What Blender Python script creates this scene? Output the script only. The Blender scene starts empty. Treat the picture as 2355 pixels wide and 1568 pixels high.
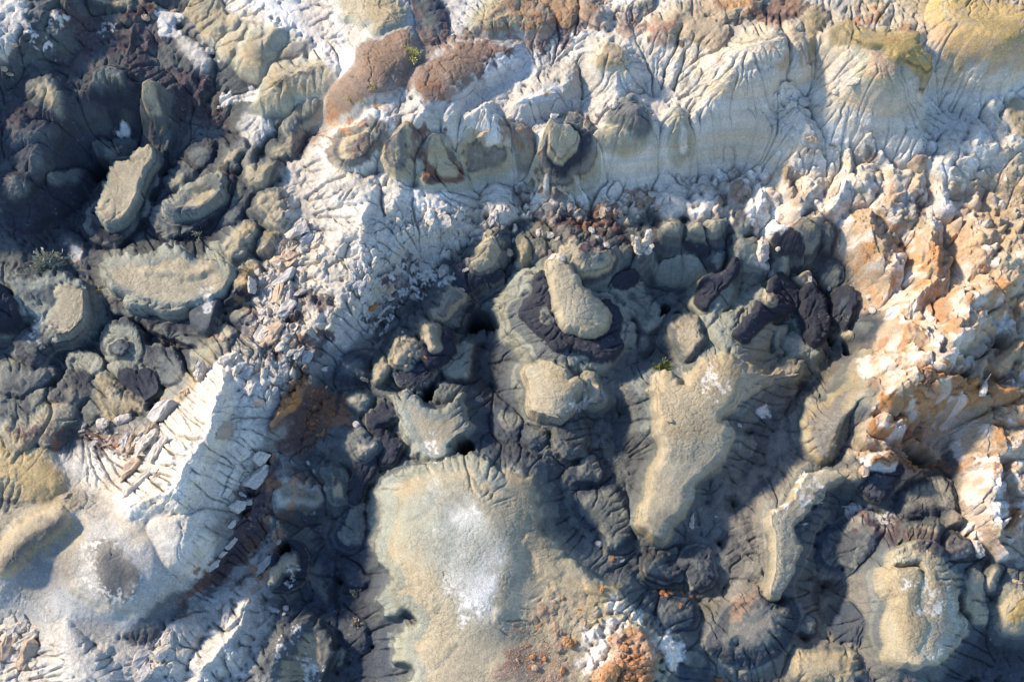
import bpy, bmesh, math, random
import numpy as np
from mathutils import Vector, Matrix, noise as mnoise

# ------------------------------------------------------------------ camera, sky, sun, exposure
SC = bpy.context.scene
COL = SC.collection
CAM_Z = 29.5
PITCH = 63.0                      # degrees below the horizon
LENS = 28.0
PXM = 0.016                       # metres per survey unit (one unit = 1/2500 of the frame width)
cam_d = bpy.data.cameras.new('camera')
cam_d.lens = LENS; cam_d.sensor_width = 36.0; cam_d.clip_end = 500.0
cam = bpy.data.objects.new('camera', cam_d); COL.objects.link(cam)
cam.location = (0, 0, CAM_Z)
cam.rotation_euler = (math.radians(90 - PITCH), 0, 0)
SC.camera = cam

SUN_AZ = math.radians(-66)        # measured from +Y (up the picture), negative = towards the left
SUN_EL = math.radians(30)
w = bpy.data.worlds.new('World'); SC.world = w; w.use_nodes = True
nt = w.node_tree; bg = nt.nodes['Background']
sky = nt.nodes.new('ShaderNodeTexSky'); sky.sky_type = 'NISHITA'; sky.sun_disc = False
sky.sun_elevation = SUN_EL; sky.sun_rotation = SUN_AZ; sky.altitude = 900
sky.air_density = 1.0; sky.dust_density = .8; sky.ozone_density = 3.6
nt.links.new(sky.outputs[0], bg.inputs[0]); bg.inputs[1].default_value = 0.13
sd_ = bpy.data.lights.new('sun', 'SUN'); sd_.energy = 2.7; sd_.angle = math.radians(4.5); sd_.color = (1.0, 0.83, 0.62)
sun = bpy.data.objects.new('sun', sd_); COL.objects.link(sun)
sdir = Vector((math.sin(SUN_AZ)*math.cos(SUN_EL), math.cos(SUN_AZ)*math.cos(SUN_EL), math.sin(SUN_EL)))
sun.rotation_euler = sdir.to_track_quat('Z', 'Y').to_euler()
SC.view_settings.view_transform = 'Standard'; SC.view_settings.look = 'None'
SC.view_settings.gamma = 1.0; SC.view_settings.use_curve_mapping = False
SC.view_settings.exposure = 1.46

# ------------------------------------------------------------------ survey grid
def axis(lo, hi, n, ext, m):
    core = np.linspace(lo, hi, n)
    st = (hi-lo)/(n-1)
    k = np.arange(1, m+1)/m
    off = st*m*k + (ext-st*m)*k**3
    return np.concatenate([(lo-off)[::-1], core, hi+off])
NU, NV, NM = 1260, 840, 44
U = axis(-20, 2520, NU, 1500, NM); V = axis(-20, 1685, NV, 700, NM)
GX, GY = np.meshgrid(U, V)
GX = GX.astype(np.float32); GY = GY.astype(np.float32)
SH = GX.shape
sm = lambda t: t*t*(3-2*t)
clip = np.clip

def vnoise(X, Y, cell, seed):
    r = np.random.RandomState(seed); T = r.rand(256, 256).astype(np.float32)*2-1
    x = X/cell+1000; y = Y/cell+1000
    xi = np.floor(x).astype(np.int32); yi = np.floor(y).astype(np.int32)
    fx = sm(x-xi).astype(np.float32); fy = sm(y-yi).astype(np.float32)
    a = T[yi & 255, xi & 255]; b = T[yi & 255, (xi+1) & 255]
    c = T[(yi+1) & 255, xi & 255]; d = T[(yi+1) & 255, (xi+1) & 255]
    return (a+(b-a)*fx)*(1-fy)+(c+(d-c)*fx)*fy
def fbm(X, Y, cell, seed, o=4, g=.5):
    s = 0; a = 1; n = 0
    for k in range(o):
        s = s+a*vnoise(X+17*k, Y-31*k, cell/2**k, seed+k); n += a; a *= g
    return s/n
def worley(X, Y, cell, seed):
    r = np.random.RandomState(seed)
    PX = r.rand(128, 128).astype(np.float32); PY = r.rand(128, 128).astype(np.float32); ID = r.rand(128, 128).astype(np.float32)
    x = (X/cell+500).astype(np.float32); y = (Y/cell+500).astype(np.float32)
    xi = np.floor(x).astype(np.int32); yi = np.floor(y).astype(np.int32)
    f1 = np.full(x.shape, 9, np.float32); f2 = f1.copy(); idd = np.zeros_like(f1)
    for j in (-1, 0, 1):
        for i in (-1, 0, 1):
            a = xi+i; b = yi+j; aa = a & 127; bb = b & 127
            d = np.sqrt((a+.1+.8*PX[bb, aa]-x)**2+(b+.1+.8*PY[bb, aa]-y)**2)
            n = d < f1
            f2 = np.where(n, f1, np.minimum(f2, d)); idd = np.where(n, ID[bb, aa], idd); f1 = np.where(n, d, f1)
    return f1, f2, idd
def blur1(a, r, ax):
    a = np.moveaxis(a, ax, 0); n = a.shape[0]
    p = np.concatenate([np.repeat(a[:1], r+1, 0), a, np.repeat(a[-1:], r, 0)], 0)
    c = np.cumsum(p, 0, dtype=np.float64)
    return np.moveaxis(((c[2*r+1:]-c[:-2*r-1])/(2*r+1)).astype(np.float32), 0, ax)
def blur(a, r, k=3):
    for _ in range(k): a = blur1(blur1(a, r, 0), r, 1)
    return a

# names of the survey sheets: origin and scale of the coordinates used below
TILE = {'A': (0, 0), 'B': (830, 0), 'C': (1660, 0), 'D': (0, 550), 'E': (830, 550), 'F': (1660, 550),
        'G': (0, 1105), 'H': (830, 1105), 'I': (1660, 1105)}
def tp(t, *v):
    if t == 'Z': return tuple(q*1.062 for q in v)
    ox, oy = TILE[t]
    return (v[0]/2.8+ox, v[1]/2.8+oy) + tuple(q/2.8 for q in v[2:])
# colours (linear albedo)
PAL = dict(O=(.37, .31, .205), K=(.040, .042, .052), G=(.125, .131, .12), P=(.27, .27, .21), W=(.66, .62, .54),
           V=(.54, .485, .395), R=(.235, .125, .075), N=(.40, .195, .075), Y=(.43, .30, .115), B=(.25, .175, .125),
           U=(.085, .05, .054), C=(.46, .34, .225), S=(.058, .068, .083), T=(.31, .255, .16), D=(.072, .078, .084),
           M=(.20, .182, .15), J=(.38, .36, .27), L=(.40, .38, .33))
PAL = {k: np.array(v, np.float32) for k, v in PAL.items()}

# ------------------------------------------------------------------ broad relief: survey spot heights
SPOT = """0,-100,330 50,50,320 100,250,230 50,400,180 0,600,80 250,600,35 250,420,45 400,450,70 550,300,150 420,150,210 300,120,240
650,200,250 750,50,320 1000,100,370 1000,220,350 1250,200,330 1250,50,370 1500,100,390 1400,280,300 1700,80,420 1600,250,330
1900,50,440 2150,150,430 2400,50,470 2000,300,330 2300,300,340 2480,350,330 900,430,230 700,400,165 800,520,190 1000,500,180
1200,520,150 1400,520,150 1600,520,160 1800,500,170 2000,480,220 2150,450,260 2300,450,280 650,600,110 550,720,60 400,700,50
100,700,20 120,900,10 350,900,30 150,1050,60 870,600,185 750,750,165 650,900,185 520,1050,225 450,1200,215 350,1400,165
150,1250,140 0,1300,120 250,1600,100 620,1200,140 600,1450,70 500,1600,70 0,1600,60 1100,700,50 1180,790,-20 1350,700,100
1400,850,70 1200,950,0 1450,1100,-10 1600,850,30 1630,760,0 1800,700,60 2000,750,10 2050,830,-30 1950,900,-20 950,900,50
850,1000,60 1050,1050,70 1150,1250,138 1150,1450,150 1120,1350,156 1100,1650,120 860,1300,0 870,1550,-10 750,1350,20 230,1330,175 60,1150,150 130,1330,105 250,1230,150 1350,1480,100 1550,1600,100
1450,1250,-10 1650,1400,-20 1700,1150,0 1700,1000,80 1900,1100,20 2000,1200,0 2000,1400,-20 1850,1600,-10 2050,1600,0
2250,1400,80 2250,1600,60 2450,1450,30 2450,1600,-30 2100,600,185 2200,800,205 2190,950,190 2150,1100,70 2240,1110,-30
2400,700,220 2480,900,190 2450,1100,90 2400,1250,60 2300,1200,0 2480,600,270 2350,550,200 2700,300,360 2700,900,200
2700,1500,0 1330,1190,108 1400,1330,102 1480,1440,98 1000,1350,115 970,1550,110 1520,1190,-15 1600,960,80 1580,1090,62 1545,1210,45 1900,1330,40 1670,1000,88 1720,910,72 1800,1060,45 1850,1230,62 2180,1400,85 -200,300,330 -200,700,100 -200,1300,130 600,1900,60 1600,1900,60 1250,-200,430 2400,-250,520 400,-200,330"""
SP = np.array([[float(q) for q in s.split(',')] for s in SPOT.split()], np.float32)
cu = np.linspace(U[0], U[-1], 330); cv = np.linspace(V[0], V[-1], 200)
CX, CY = np.meshgrid(cu, cv)
num = np.zeros_like(CX); den = num+1e-9
for x, y, h in SP:
    d2 = (CX-x)**2+(CY-y)**2
    k = np.exp(-d2/(2*75.**2))+1e-4/(1+(d2/150**2)**1.5)
    num += k*h; den += k
CZ = num/den
def cub(a, cu, cv):
    fx = clip((U-cu[0])/(cu[1]-cu[0]), 0, len(cu)-1.001); fy = clip((V-cv[0])/(cv[1]-cv[0]), 0, len(cv)-1.001)
    ix = fx.astype(int); iy = fy.astype(int); tx = (fx-ix)[None]; ty = (fy-iy)[:, None]
    r = a[:, ix]*(1-tx)+a[:, ix+1]*tx
    return (r[iy]*(1-ty)+r[iy+1]*ty).astype(np.float32)
BASE = blur(cub(CZ, cu, cv), 6)

W1x = fbm(GX, GY, 70, 1, 4); W1y = fbm(GX, GY, 70, 11, 4)
WX = GX+W1x*24; WY = GY+W1y*24
N_big = fbm(GX, GY, 160, 41, 4); N_mid = fbm(GX, GY, 34, 51, 4, .6); N_fine = fbm(GX, GY, 9, 61, 3, .65)
FORM = []          # formations: (name, label)
REL = np.zeros(SH, np.float32)
CLR = np.zeros(SH+(3,), np.float32)+PAL['G']
FID = np.zeros(SH, np.int16); SEC = np.full(SH, -99, np.float32)

def bbox(pts, pad):
    x = [p[0] for p in pts]; y = [p[1] for p in pts]; r = max([p[2] if len(p) > 2 else 0 for p in pts])+pad
    i0, i1 = np.searchsorted(U, min(x)-r), np.searchsorted(U, max(x)+r)
    j0, j1 = np.searchsorted(V, min(y)-r), np.searchsorted(V, max(y)+r)
    return slice(max(j0, 0), max(j1, 0)), slice(max(i0, 0), max(i1, 0))
def sd_chain(X, Y, pts):
    best = None
    if len(pts) == 1: pts = [pts[0], (pts[0][0]+.1, pts[0][1], pts[0][2])]
    for (ax, ay, ar), (bx, by, br) in zip(pts[:-1], pts[1:]):
        dx, dy = bx-ax, by-ay
        t = clip(((X-ax)*dx+(Y-ay)*dy)/(dx*dx+dy*dy+1e-6), 0, 1)
        d = (ar+(br-ar)*t)-np.hypot(X-ax-dx*t, Y-ay-dy*t)
        if best is None: best = d
        else:
            k = 8.; h = clip(.5+.5*(best-d)/k, 0, 1); best = d*(1-h)+best*h+k*h*(1-h)
    return best
def sd_poly(X, Y, pts):
    d = np.full(X.shape, 1e9, np.float32); ins = np.zeros(X.shape, bool)
    n = len(pts)
    for i in range(n):
        ax, ay = pts[i][:2]; bx, by = pts[(i+1) % n][:2]
        dx, dy = bx-ax, by-ay
        t = clip(((X-ax)*dx+(Y-ay)*dy)/(dx*dx+dy*dy+1e-6), 0, 1)
        d = np.minimum(d, np.hypot(X-ax-dx*t, Y-ay-dy*t))
        c = ((ay > Y) != (by > Y)) & (X < (bx-ax)*(Y-ay)/(by-ay+1e-9)+ax)
        ins ^= c
    return np.where(ins, d, -d)
def parse(s, t):
    return [tp(t, *[float(q) for q in p.split(',')]) for p in s.split()]

GRAIN = vnoise(GX, GY, 7.5, 401)*.5+vnoise(GX, GY, 4.5, 402)*.5
def paint(line):
    """t kind colour alpha feather breakup | points"""
    head, body = line.split('|'); t, kind, c, al, fe, br = head.split()
    al, fe, br = float(al), float(fe), float(br)
    pts = parse(body, t)
    sl = bbox(pts, fe+60)
    X, Y = WX[sl], WY[sl]
    if X.size == 0: return
    d = sd_chain(X, Y, pts) if kind == 'c' else sd_poly(X, Y, pts)
    d = d+br*(N_mid[sl]*60+N_fine[sl]*22)
    m = al*sm(clip(d/fe*.5+.5, 0, 1))
    if br >= .9 and fe <= 10 and c == 'W':
        m = m*clip(.15+(GRAIN[sl]*1.1+N_mid[sl]*.9)*2.2, 0, 1)
    elif br >= .8: m = m*clip(.72+N_mid[sl]*1.3+N_fine[sl]*1.2, 0, 1)
    CLR[sl] = CLR[sl]*(1-m[..., None])+PAL[c]*m[..., None]
def ramp(cols, u):
    n = len(cols)
    if n == 1: return np.broadcast_to(PAL[cols[0]], u.shape+(3,))
    x = clip(u, 0, .9999)*(n-1); i = x.astype(int); f = sm(clip((x-i-.5)*2.2+.5, 0, 1))[..., None]
    A = np.stack([PAL[c] for c in cols])
    return A[i]*(1-f)+A[i+1]*f
def raise_(line, fid):
    """t kind profile colours(rim..top) height width | points ; profile d dome, m mesa, c cone"""
    head, body = line.split('|'); t, kind, prof, cols, hh, ww = head.split()
    pts = parse(body, t)
    hh = float(hh)*(.62+.30*sm(min(max((pts[0][1]-250)/500, 0), 1))); ww = float(ww)/(2.0 if t != 'Z' else 1.3)
    mr = max(p[2] for p in pts) if kind == 'c' else 90.
    hh *= .55+.45*min(mr/46., 1)
    LA = min(max(mr*.8, 22), 44)*(1.15 if pts[0][1] > 600 else .7)
    sl = bbox(pts, LA*3+12)
    X, Y = WX[sl], WY[sl]
    if X.size == 0: return
    d = sd_chain(X, Y, pts) if kind == 'c' else sd_poly(X, Y, pts)
    d = d+N_mid[sl]*5+(3 if t == 'Z' else 0)+(vnoise(X, Y, 48, 881)*9+vnoise(X, Y, 22, 882)*4 if kind == 'p' else 0)
    if ww == 0: ww = max(p[2] for p in pts)
    tt = clip(d/ww, 0, 1)
    if prof == 'd': f = (1-(1-tt)**2+1e-5)**.78
    elif prof == 'c': f = clip(tt**.85+N_mid[sl]*.12*tt+N_fine[sl]*.05*tt, 0, 1.2)
    else: f = .87*np.sqrt(1-(1-tt)**2+1e-5)**1.15+.13*clip(d/(ww*5), 0, 1)
    hA = hh*(.44 if prof != 'c' else .25)
    hi = np.where(d > 0, hA+(hh-hA)*f, hA*np.exp(np.minimum(d, 0)/LA)-np.maximum(-d-LA*2, 0)*.5)
    k = 9.0
    cur = REL[sl].copy()
    h = clip(.5+.5*(hi-cur)/k, 0, 1)
    REL[sl] = cur*(1-h)+hi*h+k*h*(1-h)*.5
    hard = clip(.5+.5*(hi-cur)/4., 0, 1)*(sm(clip((d+5)/6, 0, 1)) if prof == 'm' else sm(clip((d+9)/17, 0, 1)))
    tc_ = clip(d/(ww*2.4), 0, 1) if prof == 'm' else tt
    c = ramp(cols, tc_+N_mid[sl]*.18+N_fine[sl]*.07)
    CLR[sl] = CLR[sl]*(1-hard[..., None])+c*hard[..., None]
    SEC[sl] = np.maximum(SEC[sl], np.minimum(cur, hi)-1.5*clip(-d, 0, 9))
    win = (hi > cur) & (d > -2)
    FID[sl] = np.where(win, fid, FID[sl])

# ------------------------------------------------------------------ ground colours before the mounds
for ln in """Z p V .95 26 .35|640,400 720,310 700,200 560,130 440,60 420,-300 2900,-300 2900,1400 2300,1290 2220,1220 2230,990 2080,1130 1960,1030 1990,820 2040,740 1960,600 1880,540 1790,550 1700,510 1500,470 1450,520 1200,500 1000,560 850,700 640,480
Z p C .85 40 .5|1970,440 2354,380 2900,400 2900,1330 2290,1290 2220,1220 2230,980 2080,1130 1960,1030 1990,820 2050,740 1940,600
Z p L .75 30 .5|-400,1080 0,1060 180,1010 400,950 500,840 560,750 590,600 650,500 640,400 800,380 1050,560 950,680 850,800 740,860 640,1180 640,1350 560,1568 500,1900 -400,1900
Z p P .5 60 .6|1130,660 1440,660 1440,900 1150,900
Z p P .6 60 .5|1600,620 1900,620 1900,860 1560,860
F p M .8 60 .4|1100,950 1300,850 1300,1250 900,1568 500,1568 700,1250
I p M .8 60 .4|200,0 1000,100 700,500 500,1000 1000,1568 0,1568 300,900 250,400
I p M .8 60 .4|900,850 1400,850 1400,1568 700,1568
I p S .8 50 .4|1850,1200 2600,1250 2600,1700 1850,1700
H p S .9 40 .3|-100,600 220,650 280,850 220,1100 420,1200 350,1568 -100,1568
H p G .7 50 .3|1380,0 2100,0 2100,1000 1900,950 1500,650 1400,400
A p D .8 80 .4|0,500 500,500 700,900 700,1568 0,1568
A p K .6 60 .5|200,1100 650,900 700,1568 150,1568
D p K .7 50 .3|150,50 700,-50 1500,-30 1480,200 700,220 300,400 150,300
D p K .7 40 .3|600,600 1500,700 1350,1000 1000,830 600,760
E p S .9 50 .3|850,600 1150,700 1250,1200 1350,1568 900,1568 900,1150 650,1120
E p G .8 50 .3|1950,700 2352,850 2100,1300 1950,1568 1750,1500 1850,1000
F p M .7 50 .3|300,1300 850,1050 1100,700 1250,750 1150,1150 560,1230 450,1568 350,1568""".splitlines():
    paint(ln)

# ------------------------------------------------------------------ generic small mounds underlying everything
f1, f2, _ = worley(GX+W1x*26+40*N_big, (GY+W1y*26)*.8, 62, 7)
g1, g2, _ = worley(WX+300, WY*.85, 27, 8)
cre = f2-f1
REL += 8*np.sqrt(clip(1-f1*f1*.9, 0, 1))-8+10*np.maximum(0, .55-np.abs(fbm(GX*.8+GY*.5, GY*.6-GX*.35, 90, 140, 4))*3)+2*np.sqrt(clip(1-g1*g1, 0, 1))

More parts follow.
